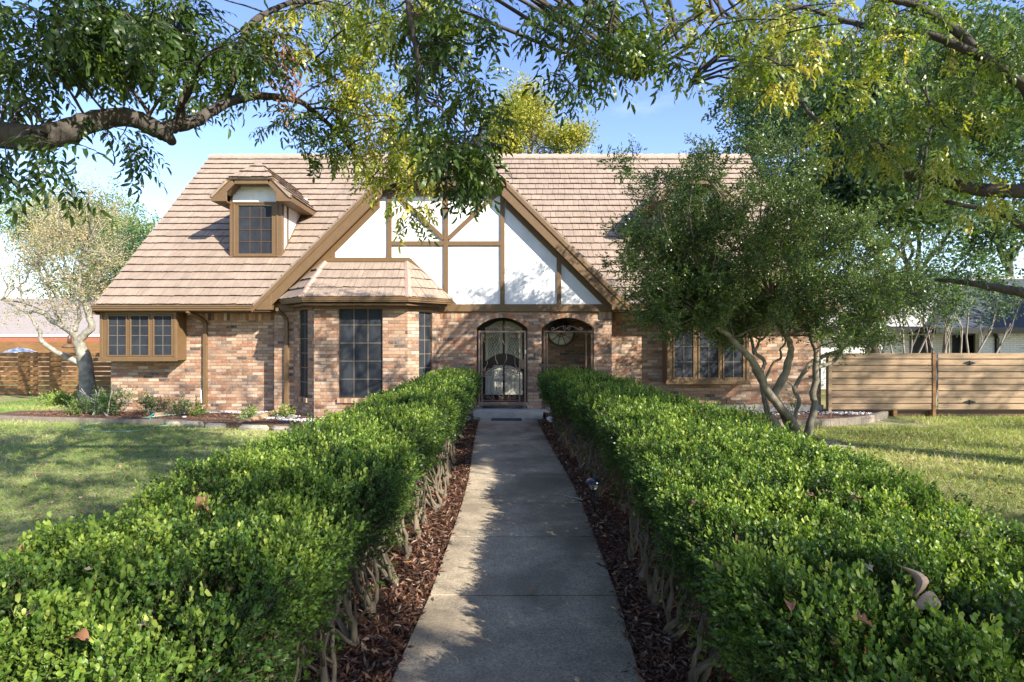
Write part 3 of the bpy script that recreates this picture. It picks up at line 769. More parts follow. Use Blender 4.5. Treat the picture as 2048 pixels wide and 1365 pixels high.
    ds.plane((rx-1.01, 0, ez), (0, -1, 0), (1, 0, 1), 0, vg_, lambda v: -(zz(v)+10.80), lambda v: -(ff-.02+max(0, zz(v)-cl)), wmin=.1, wmax=.2, expo=.25)
    ds.plane((rx, ff-.05, cl-.03), (1, 0, 0), vv, 0, (az-cl+.05)/S45, lambda v: -(az-cl+.03)+v*S45, lambda v: az-cl+.03-v*S45, wmin=.1, wmax=.2, expo=.27)
    ds.build('dormer_roof', d)
    return d
d1 = dormer(-6.56, True); d1['label'] = 'sunlit dormer with white panel above its window'
d2 = dormer(4.55, False); d2['label'] = 'dormer half hidden behind the tree crown'

# ---------------------------------------------------------------- downspouts
def downspout(x, y, zt, zb_, ext, mat='trim', kick=None, goose=.5):
    mb = MB(); mb.box(x-.045, x+.045, y-.075, y-.005, zb_, zt-.28)
    a = Vector((x-.10, y-goose, zt)); p = [a, a+Vector((.0, .0, -.06)), Vector((x-.04, y-goose*.45, zt-.14)), Vector((x, y-.04, zt-.26)), Vector((x, y-.04, zt-.3))]
    for q, w_ in zip(p[:-1], p[1:]): mb.beam(q, w_+(w_-q).normalized()*.02, .075, .085, (0, 1, .01))
    for z in (.9, 1.75): mb.box(x-.055, x+.055, y-.08, y-.004, z, z+.03)
    bevel(mb.build('downspout', M[mat], house), .006)
    if kick:
        k = MB(); k.beam((x, y-.04, zb_+.04), (x+.0, y-.16, zb_-.0), .085, .075, (0, 1, .01)); k.beam((x, y-.10, zb_-.01), kick, .10, .085)
        bevel(k.build('downspout_extension', M['trim2'], house), .006)
M['trim2'] = painted('weathered_extension', (.33, .22, .13), .7, .15)
downspout(X(410, 14), 14.05, 2.56, .22, 0, kick=(-8.2, 13.15, .14), goose=.6)
downspout(-5.36, 13.70, 2.60, .24, 0, kick=(-5.72, 12.05, .09), goose=.3)

# ---------------------------------------------------------------- entrance: porch, door, iron gate
pf = MB(); pf.box(-1.5, 2.3, 13.72, 15.25, .10, .215)
pf.box(-.90, .72, 13.33, 13.72, 0, .218)
bevel(pf.build('porch_step', M['concrete'], house), .012)
cl_ = MB(); cl_.box(-1.5, 2.24, YG+.34, 15.25, 2.50, 2.56); cl_.build('porch_ceiling', M['soffit'], house)
dr = MB(); dy = 15.1
DX0, DX1 = -.86, .42
dr.box(DX0-.1, DX1+.1, dy, dy+.14, .216, 2.48)
dr.box(-.235, -.20, dy-.03, dy, .23, 2.2)
door = dr.build('front_door', M['doordark'], house)
def yy_arc(x0, x1, zlo, zhi, flip=False, n=8):
    return [(x0+(x1-x0)*i/n, zlo+(zhi-zlo)*math.sin(math.pi/2*(i/n if not flip else 1-i/n))) for i in range(n+1)]
for sg, x0, x1 in ((-1, -.70, -.245), (1, -.19, .27)):
    # lower solid panel with arched top, upper panel with leaded glass
    up = yy_arc(x0, x1, 1.02, 1.20, sg > 0)
    b_ = MB(); b_.prism([(x0, .42), (x1, .42)]+up[::-1], dy-.045, dy-.002); bevel(b_.build('door_panel', M['doorpanel'], door), .01)
    lo = yy_arc(x0, x1, 1.30, 1.50, sg > 0); hi = [(x0+(x1-x0)*i/8, 2.16+.20*math.sin(math.pi/2*((i/8) if sg < 0 else 1-i/8))) for i in range(9)]
    b_ = MB(); b_.prism(lo+hi[::-1], dy-.045, dy-.002); bevel(b_.build('door_panel', M['doorpanel'], door), .01)
    ins = .085
    lo2 = [(min(max(x, x0+ins), x1-ins), z+ins) for x, z in lo]; hi2 = [(min(max(x, x0+ins), x1-ins), z-ins) for x, z in hi]
    lo2 = [(x0+ins+(x1-x0-2*ins)*i/8, lo[i][1]+ins*.9) for i in range(9)]; hi2 = [(x0+ins+(x1-x0-2*ins)*i/8, hi[i][1]-ins*.9) for i in range(9)]
    b_ = MB(); b_.prism(lo2+hi2[::-1], dy-.052, dy-.046); gl = b_.build('leaded_glass', M['leadglass'], door)
    le = MB(); wd = x1-x0-2*ins; H0 = 1.40; 
    for k in range(-3, 12):
        for s2 in (1, -1):
            za = 1.38+k*.12; xa, xb = x0+ins, x1-ins; zb2 = za+s2*wd*1.75
            a = Vector((xa, dy-.056, za)); b = Vector((xb, dy-.056, zb2)); lo_, hi_ = 1.45, 2.15
            d = b-a; t0_, t1_ = 0, 1
            for lim, sgn in ((lo_, 1), (hi_, -1)):
                if abs(d.z) > 1e-6:
                    tt = (lim-a.z)/d.z
                    if sgn*d.z > 0: t0_ = max(t0_, tt)
                    else: t1_ = min(t1_, tt)
            if t1_-t0_ > .05: le.beam(a+d*t0_, a+d*t1_, .008, .006, (0, 1, 0))
    le.build('lead_came', M['black'], door)

def scroll(mb, c, r0, turns, a0, y, rad, flip=1, n=22):
    pts = []
    for i in range(n+1):
        t = i/n; a = a0+flip*turns*2*math.pi*t; rr = r0*(1-.72*t); pts.append((c[0]+rr*math.cos(a), y, c[1]+rr*math.sin(a)))
    mb.tube(pts, rad, 5)
def gate(x0, x1, z0, z1, y, name, full, parent, label=None):
    fr = MB(); w_ = .045
    fr.box(x0, x0+w_, y-.04, y, z0, z1-.001); fr.box(x1-w_, x1, y-.04, y, z0, z1-.001)
    fr.box(x0, x1, y-.045, y+.003, z1, z1+w_)
    fr.box(x0+.07, x0+.10, y-.036, y-.006, z0+.05, z1); fr.box(x1-.17, x1-.14, y-.036, y-.006, z0+.05, z1)
    fr.box(x0+w_, x1-w_, y-.038, y-.002, z0+.05, z0+.11)
    fr.box(x0+w_+.04, x1-w_-.1, y-.034, y-.008, z0+.14, z0+.155)
    o = fr.build(name, M['ironlight'] if full else M['iron'], parent); bevel(o, .003)
    sw = MB(); c = (x0+x1)/2-.03; r_ = .0085; yy = y-.02
    zt = z1+.045
    # crown scrolls above the top bar
    for sg in (1, -1):
        sw.tube([(c+sg*.02+k*sg*.045, yy, zt+.115-.0022*k*k*1.1) for k in range(8)], r_, 5)
        scroll(sw, (c+sg*.04, zt+.065), .05, 1.1, R(90), yy, r_, -sg)
        scroll(sw, (c+sg*.33, zt+.045), .045, 1.2, R(-90), yy, r_, sg)
    if full:
        m_ = z0+(z1-z0)*.47
        for sg in (1, -1):
            for off, drop in ((.36, 0), (.22, .0)):
                xx = c+sg*off
                if off > .3:
                    sw.tube([(xx+sg*.05, yy, z1-.02), (xx+sg*.05, yy, z1-.20), (xx-sg*.03, yy, z1-.30), (xx-sg*.03, yy, m_+.18), (xx+sg*.03, yy, m_+.06), (xx+sg*.05, yy, m_-.02)], r_, 5)
                    sw.tube([(xx-sg*.03, yy, m_-.15), (xx-sg*.03, yy, z0+.36), (xx+sg*.06, yy, z0+.26), (xx+sg*.06, yy, z0+.155)], r_, 5)
            sw.tube([(c+sg*.02, yy, z1-.10), (c+sg*.06, yy, z1-.25), (c+sg*.13, yy, z1-.34), (c+sg*.13, yy, m_+.30), (c+sg*.05, yy, m_+.12)], r_, 5)
            for off in (.10, .24):
                xx = c+sg*off
                sw.tube([(xx-sg*.07, yy, m_-.06), (xx-sg*.04, yy, m_-.16), (xx+sg*.0, yy, m_-.22), (xx, yy, z0+.36), (xx-sg*.05, yy, z0+.28), (xx-sg*.09, yy, z0+.155)], r_*.9, 5)
            sw.tube([(c, yy, z0+.16), (c+sg*.06, yy, z0+.28), (c+sg*.07, yy, z0+.36)], r_, 5)
            for px_, pz, rr, a in ((.30, z1-.085, .055, 90), (.19, z1-.08, .05, 90), (.40, m_+.045, .05, 0), (.28, m_+.05, .055, 180), (.13, m_+.10, .06, 0), (.40, m_-.07, .05, 180), (.26, m_-.06, .055, 0), (.10, m_-.01, .06, 180), (.31, z0+.21, .05, 0), (.21, z0+.21, .05, 180), (.03, z0+.20, .04, 90)):
                scroll(sw, (c+sg*px_, pz), rr, 1.15, R(a) if sg > 0 else R(180-a), yy, r_*.9, sg)
            for dz in (.03, -.03):
                sw.tube([(c+sg*(.05+.04*k), yy, m_+dz+.07*math.cos(k*.36)) for k in range(10)], r_, 5)
        lk = MB(); lk.box(x1-.15, x1-.04, y-.05, y-.001, m_+.07, m_+.30); bevel(lk.build('lock_box', M['iron'], o), .006)
        hd = MB(); hd.tube([(x1-.12, y-.05, m_+.0), (x1-.12, y-.10, m_+.01), (x1-.17, y-.11, m_+.03), (x1-.22, y-.10, m_-.01)], .011, 8); hd.build('handle', M['ironlight'], o)
    sw.build('scrollwork', M['ironlight'], o)
    return o
gt = gate(-.80, .335, .27, 2.03, 13.70, 'security_gate', True, house)
bx = MB(); bx.box(.30, .335, 13.62, 13.655, 1.52, 1.62); bevel(bx.build('doorbell', painted('white_plastic', (.7, .7, .68), .4, .02), house), .005)
gate(.75, 1.92, .22, 2.03, 13.72, 'railing_screen', False, house)
# round stained glass on the porch back wall
def disc(mb, c, r0, r1, y0, y1, n=40):
    for i in range(n):
        a, b = 2*math.pi*i/n, 2*math.pi*(i+1)/n; q = lambda t, rr, y: (c[0]+rr*math.cos(t), y, c[1]+rr*math.sin(t))
        mb.hexa([q(a, r0, y0), q(a, r1, y0), q(a, r1, y1), q(a, r0, y1), q(b, r0, y0), q(b, r1, y0), q(b, r1, y1), q(b, r0, y1)])
cw = (X(1122, 15.2), Zp(666, 15.2)); rw = .34
rg = MB(); disc(rg, cw, rw-.015, rw+.035, 15.18, 15.25); rd = rg.build('round_window', M['black'], house); rd['label'] = 'round stained glass window on the porch back wall'
gc = [(.42, .46, .36), (.30, .24, .27), (.45, .30, .27), (.35, .42, .44), (.16, .20, .24), (.5, .47, .42), (.22, .3, .27)]
for k in range(10):
    a, b = 2*math.pi*k/10+.08, 2*math.pi*(k+1)/10+.05
    mb = MB(); mb.prism([(cw[0]+.02*math.cos((a+b)/2), cw[1]+.02*math.sin((a+b)/2))]+[(cw[0]+(rw-.02)*math.cos(a+(b-a)*i/6), cw[1]+(rw-.02)*math.sin(a+(b-a)*i/6)) for i in range(7)], 15.215, 15.235)
    nm = NT('stained_glass', .2 if k >= 5 else .6, .5 if k >= 5 else .08); nn = nm.noise(nm.coord(), 30, 3); nm.base(nm.ramp(nn, [(.35, g(gc[k % 7], .35 if k >= 5 else .05)), (.65, g(gc[k % 7], .75 if k >= 5 else .12))])); mb.build('glass_segment', nm.m, rd)  # upper segments use darkened glass, porch shade put into their colour
ld = MB()
for k in range(10):
    a = 2*math.pi*k/10+.065; ld.beam((cw[0], 15.205, cw[1]), (cw[0]+rw*math.cos(a), 15.205, cw[1]+rw*math.sin(a)), .02, .012, (0, 1, 0))
disc(ld, cw, .10, .115, 15.196, 15.21); ld.build('lead_came', M['black'], rd)
# low side wing seen past the left corner
sw_ = MB(); sw_.box(-11.6, -9.95, 17.6, 22, 0, 2.3); sw_.build('side_wing_wall', M['brick'], house)
sp_ = MB(); sp_.box(-10.35, -10.25, 17.5, 17.59, 0, 2.2); sp_.box(-11.8, -9.85, 17.3, 22.2, 2.31, 2.45); sp_.build('side_wing_trim', M['trimdark'], house)
# ================================================================ ground and lawn
def mat_lawn():
    m = NT('lawn', .95, .1); v = m.coord()
    a = m.noise(v, 1.3, 5, .6); b = m.noise(v, 28, 5, .7); c = m.noise(v, 9, 5, .65)
    col = m.ramp(b, [(.3, (.08, .095, .03)), (.5, (.215, .235, .08)), (.68, (.38, .37, .18))])
    col = m.mix(m.math('MULTIPLY', m.ramp(c, [(.46, (0, 0, 0)), (.62, (1, 1, 1))]), .6), col, (.20, .16, .095))
    col = m.mix(m.math('MULTIPLY', m.ramp(a, [(.40, (0, 0, 0)), (.6, (1, 1, 1))]), .5), col, (.34, .31, .17))
    m.bump(b, 1.0, .03); return m.base(col)
M['lawn'] = mat_lawn()
gd = MB()
gd.face([(-150, -80, 0), (150, -80, 0), (150, 220, 0), (-150, 220, 0)])
tag(gd.build('ground', M['lawn']), kind='structure')
# walk: gently snaking slabs with open joints
WC = [(-4, -.02), (1.0, .0), (2.0, .01), (3.09, .024), (4.07, .08), (5.29, .10), (6.38, .108), (7.54, .095), (8.73, .046), (9.9, .0), (11.1, -.04), (12.2, -.07), (13.36, -.085)]
def wc(y): return float(np.interp(y, [a for a, b in WC], [b for a, b in WC]))
wk = MB(); js = [-3.2, -2.0, -.8, .45, 1.65, 2.86, 4.07, 5.29, 6.38, 7.54, 8.73, 9.9, 11.1, 12.2, 13.325]
for ya, yb in zip(js[:-1], js[1:]):
    k = 4
    ys = [ya+.010+(yb-ya-.020)*i/k for i in range(k+1)]
    L = [(wc(y)-.665, y) for y in ys]; Rr = [(wc(y)+.665, y) for y in ys]
    wk.prismz(Rr+L[::-1], .002, .032)
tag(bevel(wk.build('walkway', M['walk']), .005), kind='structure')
# dark soil below the joints
def mat_soil(name, c1, c2, sc=55):
    m = NT(name, .95, .1); v = m.coord(); a = m.noise(v, sc, 5, .7, .8); b = m.noise(v, 3, 4)
    col = m.ramp(a, [(.3, g(c1, .4)), (.5, c1), (.7, c2)])
    col = m.mix(.5, col, m.ramp(b, [(.35, (.6, .6, .6)), (.65, (1.2, 1.2, 1.2))]), 'MULTIPLY'); m.bump(a, 1, .03); return m.base(col)
M['mulch'] = mat_soil('mulch_soil', (.085, .036, .022), (.17, .075, .045))
M['soil'] = mat_soil('bed_soil', (.14, .085, .055), (.27, .19, .14), 40)
sl = MB()
for sg in (-1, 1):
    ys = [-4, 1, 3, 5, 7, 9, 11, 13.3]; ys = [-4+.5*i for i in range(35)]
    inn = [(wc(y)+sg*.50, y) for y in ys]; out = [(sg*(2.1 if sg < 0 else 2.4)+.08*math.sin(y*2.1), y) for y in ys]
    poly = inn+out[::-1]
    if sg > 0: poly = poly[::-1]
    for i in range(len(ys)-1):
        q = [inn[i], out[i], out[i+1], inn[i+1]]
        if sg < 0: q = q[::-1]
        sl.face([(x, y, .005+.0*i) for x, y in q])
tag(sl.build('planting_strip', M['mulch']), kind='structure')
# raised beds against the house
BL = [(-12.2, 13.35), (-10.6, 13.0), (-9.0, 12.75), (-7.6, 12.6), (-6.6, 12.25), (-5.6, 11.95), (-4.4, 11.6), (-3.0, 11.5), (-1.75, 11.6), (-1.2, 12.2), (-1.0, 13.35)]
bd = MB(); bd.prismz(BL+[(-1.0, 13.69), (-1.7, 14.2), (-12.2, 14.2)], 0, .11)
tag(bd.build('garden_bed', M['soil']), kind='structure')
BR = [(.78, 12.6), (2.2, 12.3), (4.0, 12.25), (6.0, 12.25), (7.2, 12.5), (8.2, 13.1), (8.9, 13.75)]
bd = MB(); bd.prismz([(.78, 13.69)][:0]+BR+[(8.9, 14.4), (7.6, 14.4), (2.3, 14.2), (.78, 13.69)], 0, .12)
tag(bd.build('garden_bed', M['soil']), kind='structure')
M['curb'] = mat_concrete('weathered_curb', (.24, .20, .155), .6, False)
# concrete curb of the right-hand bed
cb = MB()
pr, qr = smooth_pts([(x, y-.05, .08) for x, y in BR[1:]], [.08]*(len(BR)-1), 5)
for a, b in zip(pr[:-1], pr[1:]): cb.beam(a, b+(b-a).normalized()*.01, .12, .17)
o = bevel(cb.build('bed_curb', M['curb']), .01); tag(o, 'low pale concrete curb edging the bed under the right side window', 'curb')
# chips, gravel, blades
def flat_tmpl():
    return [(np.array([(0, 0, 0), (.5, -.12, .05), (1, 0, 0), (.5, .12, .05)], float), [(0, 1, 2, 3)], np.zeros(4))]
def scatter_chips(name, pts, size, stops, label, z0=.012, cat=None, flat=.35, tmpl=None):
    pts = np.array(pts); N = len(pts); fm = FM()
    d = rand_unit(N); d[:, 2] *= flat; up = rand_unit(N)*.5+np.array([0, 0, 1.])
    t = tmpl or flat_tmpl()[0]
    fm.inst(t, pts, d, up, size*NR.uniform(.5, 1.4, N), NR.random(N))
    o = fm.build(name, mat_attr(name, stops)); tag(o, label, cat, kind='stuff'); return o
def chunk():
    r = random.Random(3); v = np.array([(math.cos(a)*.5*r.uniform(.8, 1.1), math.sin(a)*.38*r.uniform(.8, 1.1), 0) for a in np.linspace(0, 6.28, 7)[:-1]]+[(0.05, 0, .32), (-.15, .05, .3)])
    f = [(0, 1, 6), (1, 2, 7, 6), (2, 3, 7), (3, 4, 7), (4, 5, 6, 7), (5, 0, 6)]; return v, f, np.zeros(8)
pts = []
for i in range(34000):
    y = 2.3+10.9*NR.random()**1.5; sg = -1 if NR.random() < .5 else 1
    x = wc(y)+sg*(.60+abs(NR.normal(0, .30))+.02) if NR.random() < .75 else sg*NR.uniform(.7, 2.0)
    if abs(x-wc(y)) < .66 and NR.random() < .93: continue
    pts.append((x, y, .015+.03*NR.random()))
MUL = [(0, (.03, .018, .013)), (.35, (.075, .036, .022)), (.62, (.15, .068, .040)), (.85, (.23, .125, .08)), (1, (.32, .25, .18))]
scatter_chips('mulch', pts, .055, MUL, 'reddish brown shredded bark mulch beside the walk', cat='mulch')
pts = []
for i in range(5000):
    x = NR.uniform(-11.5, -1.3) if NR.random() < .6 else NR.uniform(.9, 8)
    y0 = np.interp(x, [a for a, b in BL[:9]], [b for a, b in BL[:9]]) if x < 0 else 12.4
    pts.append((x, NR.uniform(y0+.1, 14.0 if x < -5.7 or x > 2.4 else 13.6), .12+.02*NR.random()))
scatter_chips('bed_mulch', pts, .07, [(0, (.07, .03, .02)), (.5, (.25, .10, .06)), (1, (.36, .18, .12))], 'red bark mulch in the beds against the house', cat='mulch')
pts = []
def blob(cx_, cy_, rx, ry, n, z):
    for i in range(n):
        a = NR.uniform(0, 6.28); r_ = math.sqrt(NR.random()); pts.append((cx_+rx*r_*math.cos(a), cy_+ry*r_*math.sin(a), z))
blob(-7.0, 13.85, .95, .14, 900, .115); blob(-6.2, 13.8, .5, .2, 500, .115); blob(-5.5, 13.0, .7, .35, 500, .115); blob(-4.2, 12.5, .9, .2, 500, .115)
blob(-1.15, 12.7, .22, .45, 900, .12); blob(.98, 12.5, .22, .5, 900, .13)
blob(6.0, 13.6, 1.9, .28, 330, .125); blob(7.9, 13.6, .6, .3, 160, .125); blob(4.2, 13.6, .8, .3, 500, .125)
scatter_chips('white_gravel', pts, .05, [(0, (.45, .44, .42)), (1, (.78, .77, .74))], 'white landscape gravel in the beds along the brick wall', cat='gravel', tmpl=chunk())

def blade_tmpl():
    v = np.array([(0, -.045, 0), (0, .045, 0), (.55, 0, .0), (1.0, 0, -.18)]); v = np.array([(0, -.04, 0), (0, .04, 0), (.6, .03, .0), (.6, -.03, 0), (1, 0, -.2)])
    return v, [(0, 1, 2, 3), (3, 2, 4)], np.array([-.1, -.1, .05, .05, .1])
def grass(name, N, xr, yr, h0, stops, label, keep, upz=1.0, wpow=1.6, patch=None):
    y = yr[0]+(yr[1]-yr[0])*NR.random(N)**wpow; x = NR.uniform(xr[0], xr[1], N)
    k = np.array([keep(a, b) for a, b in zip(x, y)]); x = x[k]; y = y[k]; N = len(x)
    d = NR.normal(size=(N, 3))*.55; d[:, 2] = upz*NR.uniform(.3, 1.1, N)
    up = rand_unit(N); fm = FM()
    s = h0*NR.uniform(.5, 1.4, N)*(1+y*.055)
    tone = .5+.22*np.sin(x*1.3+y*.7)+.18*np.sin(x*.6-y*1.9+2)+NR.normal(0, .2, N)
    fm.inst(blade_tmpl(), np.stack([x, y, np.full(N, .0)], 1), d, up, s, tone)
    return tag(fm.build(name, mat_leaf(name, stops, .6, .25, .25)), label, 'grass', kind='stuff')
inb = lambda x, y: not (-12.3 < x < -1 and y > np.interp(x, [a for a, b in BL[:9]], [b for a, b in BL[:9]])-.02)
grass('grass', 250000, (-15, -1.55), (2.2, 19.3), .042, [(0, (.08, .13, .03)), (.35, (.16, .26, .05)), (.7, (.29, .37, .10)), (1, (.50, .47, .22))], 'short green lawn to the left of the hedges', inb, .8)
inr = lambda x, y: not (x < 9 and y > 12.15) and not (x < 2.25)
grass('grass', 180000, (1.9, 15), (2.4, 13.7), .058, [(0, (.10, .11, .035)), (.35, (.22, .27, .065)), (.7, (.36, .40, .11)), (1, (.50, .45, .22))], 'patchy sunlit lawn to the right of the hedges', inr, .9)
# dry leaves strewn about
def dead_tmpl(seed):
    r = random.Random(seed); n = 10; v = [(0, 0, .02)]
    for k in range(n):
        a = 2*math.pi*k/n; rr = (1 if k % 2 == 0 else .5)*r.uniform(.8, 1.1); v.append((rr*math.cos(a), rr*.62*math.sin(a), .22*r.uniform(-1, 1)+.18*abs(math.sin(a))))
    return np.array(v, float)*.5, [(0, k+1, (k+1) % n+1) for k in range(n)], np.zeros(n+1)
fm = FM(); DEAD = [(0, (.10, .045, .025)), (.3, (.22, .11, .06)), (.6, (.34, .21, .13)), (.85, (.44, .36, .28)), (1, (.36, .19, .05))]
for k in range(3):
    N = 900; left = NR.random(N) < .35
    x = np.where(left, NR.uniform(-12, -1.5, N), NR.uniform(1.9, 11, N)); y = 2.4+9.6*NR.random(N)**1.2
    d = rand_unit(N); d[:, 2] *= .25; up = rand_unit(N)*.35+np.array([0, 0, 1.])
    fm.inst(dead_tmpl(k), np.stack([x, y, np.full(N, .035)], 1), d, up, NR.uniform(.035, .10, N), NR.random(N))
N = 500; y = 2.4+10.5*NR.random(N)**1.3; sgn = np.sign(NR.normal(size=N)); x = np.array([wc(a) for a in y])+sgn*NR.uniform(.67, 1.1, N)
d = rand_unit(N); d[:, 2] *= .3
fm.inst(dead_tmpl(5), np.stack([x, y, np.full(N, .05)], 1), d, rand_unit(N)*.4+np.array([0, 0, 1.]), NR.uniform(.03, .07, N), NR.random(N))
# small ones caught in the hedge tops and on the walk
N = 420; y = 1.6+9.5*NR.random(N)**1.4; sg_ = np.where(NR.random(N) < .42, -1, 1); x = sg_*NR.uniform(.9, 2.0, N); z = np.interp(y, [1.5, 4, 8, 12], [.955, .985, 1.055, 1.13])+.035*NR.normal(size=N)
d = rand_unit(N); fm.inst(dead_tmpl(7), np.stack([x, y, z], 1), d, rand_unit(N)*.8+np.array([0, 0, 1.]), NR.uniform(.018, .05, N), NR.random(N)*.9)
N = 60; y = 2.6+9*NR.random(N); x = np.array([wc(a) for a in y])+NR.uniform(-.64, .64, N)*(.6+.4*NR.random(N)); fm.inst(dead_tmpl(8), np.stack([x, y, np.full(N, .038)], 1), rand_unit(N)*np.array([1, 1, .2]), rand_unit(N)*.3+np.array([0, 0, 1.]), NR.uniform(.012, .03, N), NR.random(N))
tag(fm.build('fallen_leaves', mat_leaf('dead_leaf', DEAD, .7, .15, .2)), 'dry brown leaves scattered over lawn and mulch', 'dry leaves', kind='stuff')
M['dead'] = bpy.data.materials['dead_leaf']

# ================================================================ fences
def mat_wood(name, c, knots=True):
    m = NT(name, .75, .2); v = m.coord(scale=(.8, 3, 14)); a = m.noise(v, 3.2, 6, .65, .6); b = m.noise(m.coord(scale=(1, 1, .8)), 1.4, 3)
    col = m.ramp(a, [(.3, g(c, .66)), (.5, c), (.7, g(c, 1.25))])
    col = m.mix(.45, col, m.ramp(b, [(.35, (.72, .68, .62)), (.65, (1.18, 1.16, 1.1))]), 'MULTIPLY')
    vo = m.n('TexVoronoi'); vo.inputs['Scale'].default_value = 2.6; m.l(m.coord(scale=(1, 1, 1.9)), vo.inputs['Vector'])
    col = m.mix(m.ramp(vo.outputs['Distance'], [(.03, (1, 1, 1)), (.075, (0, 0, 0))]), col, g(c, .35))
    m.bump(a, .35, .006); return m.base(col)
M['cedar'] = mat_wood('cedar_board', (.32, .225, .14)); M['cedardark'] = mat_wood('cedar_post', (.20, .11, .05)); M['orangewood'] = mat_wood('stained_board', (.22, .12, .05))
fence = thing('wooden_fence', 'new cedar fence of wide horizontal boards joining the right corner of the house', 'fence', (8.3, 13.86, 0))
gateR = thing('wooden_gate', 'cedar board gate with black strap hinges, right of the dark post', 'gate', (11.5, 13.8, 0))
FY = 13.84; ztop = 1.545; bp = .1525
rf_ = random.Random(5)
def board(x0, x1, y, z, hgt, parent, mat, th=.022, name='board'):
    mb = MB(); dz = rf_.uniform(-.002, .002)
    mb.box(x0, x1, y+rf_.uniform(-.003, .003), y+th, z+dz, z+hgt+dz); return bevel(mb.build(name, mat, parent), .003)
xp0, xp1 = X(1866, FY), X(1874, FY)
for k in range(9):
    z = ztop-(k+1)*bp+.012
    board(7.66, xp0-.01, FY, z, bp-.020, fence, M['cedar'])
    board(xp1+.02, 12.95, FY-.01, z, bp-.020, gateR, M['cedar']); 
mb = MB(); mb.box(7.72, xp0-.02, FY+.028, FY+.04, .16, ztop-.02); mb.build('dark_gap_backing', M['cedardark'], fence)  # dark sheet added behind the boards to keep the gaps dark
mb = MB(); mb.box(xp1+.06, 12.9, FY+.028, FY+.04, .16, ztop-.02); mb.build('dark_gap_backing', M['cedardark'], gateR)
for xx in (7.62, xp0): 
    mb = MB(); mb.box(xx-.02, xx+.06, FY-.02 if xx > 8 else FY-.03, FY+.09, .02, ztop+.01); bevel(mb.build('post', M['cedardark'] if xx > 8 else M['cedar'], fence), .004)
mb = MB(); mb.box(9.2, 9.29, FY+.024, FY+.12, .02, ztop-.05); mb.build('post', M['cedardark'], fence)
mb = MB(); mb.box(7.7, 12.95, FY+.13, FY+.17, .01, .14); mb.build('kick_board', M['trimdark'], fence)
for zc2 in (X(0, 1)*0+Zp(727, FY), Zp(805, FY)):
    xh = X(1938, FY); mb = MB()
    for sg in (1, -1): mb.prism([(xh+sg*.012, zc2-.05), (xh+sg*.15, zc2-.006), (xh+sg*.15, zc2+.006), (xh+sg*.012, zc2+.05)][::sg], FY-.018, FY-.0131)
    mb.tube([(xh, FY-.02, zc2-.055), (xh, FY-.02, zc2+.055)], .011, 8); mb.build('strap_hinge', M['black'], gateR)
# second leaf of the drive fence running out of frame
fr2 = thing('wooden_fence', 'cedar fence section continuing past the gate to the right edge', 'fence', (14, 13.86, 0))
for k in range(9): board(12.98, 17.5, FY, ztop-(k+1)*bp+.012, bp-.020, fr2, M['cedar'])
mb = MB(); mb.box(12.955, 13.04, FY+.023, FY+.10, .02, ztop); mb.build('post', M['cedar'], fr2)
# left fence, seen from its shaded side
fl = thing('wooden_fence', 'orange stained fence of spaced horizontal slats behind the left lawn', 'fence', (-15, 19.3, 0))
FL = 19.3
for k in range(9): board(-22, -10.4, FL, .04+k*.158, .132, fl, M['orangewood'], name='slat')
for xx in (-21, -18.9, -16.6, -16.1, -15.55, -14.6, -12.6, -10.6):
    mb = MB(); mb.box(xx, xx+(.34 if xx in (-16.6, -15.55) else .1), FL+.024, FL+.11, 0, 1.46); mb.build('post', M['cedardark'], fl)
mb = MB(); mb.box(-22, -10.4, FL+5.2, FL+5.25, 1.2, 1.80); tag(mb.build('wooden_fence', M['orangewood']), 'plain orange board fence further back behind the slatted fence', 'fence')
# white parasol top behind the fence
um = thing('patio_umbrella', 'white patio umbrella top showing over the left slatted fence', 'umbrella', (X(40, 21), 21, 0))
cp = MB(); ux = X(40, 21); cp.lathe((ux, 21, Zp(707, 21)), [(.52, 0), (.5, .03), (.3, .13), (.08, .19), (.0, .2)], 8, False); cp.build('canopy', M['stucco'], um)
cp = MB(); cp.tube([(ux, 21, 0), (ux, 21, 1.6)], .02, 8); cp.build('pole', M['trimdark'], um)

# ================================================================ neighbouring houses
M['greyroof'] = painted('grey_shingle', (.40, .385, .37), .9, .18, 9, .3); M['darkroof'] = painted('slate_shingle', (.05, .06, .08), .85, .25, 7, .3)
M['paleroof'] = painted('pale_shingle', (.27, .235, .215), .9, .12, 7, .3)
def mat_whitebrick():
    m = NT('white_brick', .8, .25); b = m.n('TexBrick'); uv = m.n('UVMap'); m.l(uv.outputs[0], b.inputs['Vector'])
    b.inputs['Scale'].default_value = 1; b.inputs['Brick Width'].default_value = .25; b.inputs['Row Height'].default_value = .077; b.inputs['Mortar Size'].default_value = .006
    b.inputs['Color1'].default_value = (.62, .62, .60, 1); b.inputs['Color2'].default_value = (.52, .53, .52, 1); b.inputs['Mortar'].default_value = (.30, .30, .29, 1)
    n = m.noise(m.coord(scale=(1, 1, 5)), 3.5, 5, .7); m.base(m.mix(m.ramp(n, [(.60, (0, 0, 0)), (.66, (1, 1, 1))]), b.outputs[0], (.08, .085, .09))); return m.m
M['whitebrick'] = mat_whitebrick()
nh = thing('neighbour_house', 'low white brick house with dark eaves and grey roof beyond the right fence', 'house', (19, 24, 0))
NYh = 22.0
mb = MB(); mb.box(9.5, 34, NYh, NYh+.2, 0, 2.3); mb.build('white_brick_wall', M['whitebrick'], nh)
mb = MB(); mb.box(8.8, 34, NYh-.62, NYh-.5, 2.16, 2.36); mb.box(8.8, 34, NYh-.5, NYh, 2.30, 2.36); mb.build('eave', M['black'], nh)
mb = MB(); ze = 2.37
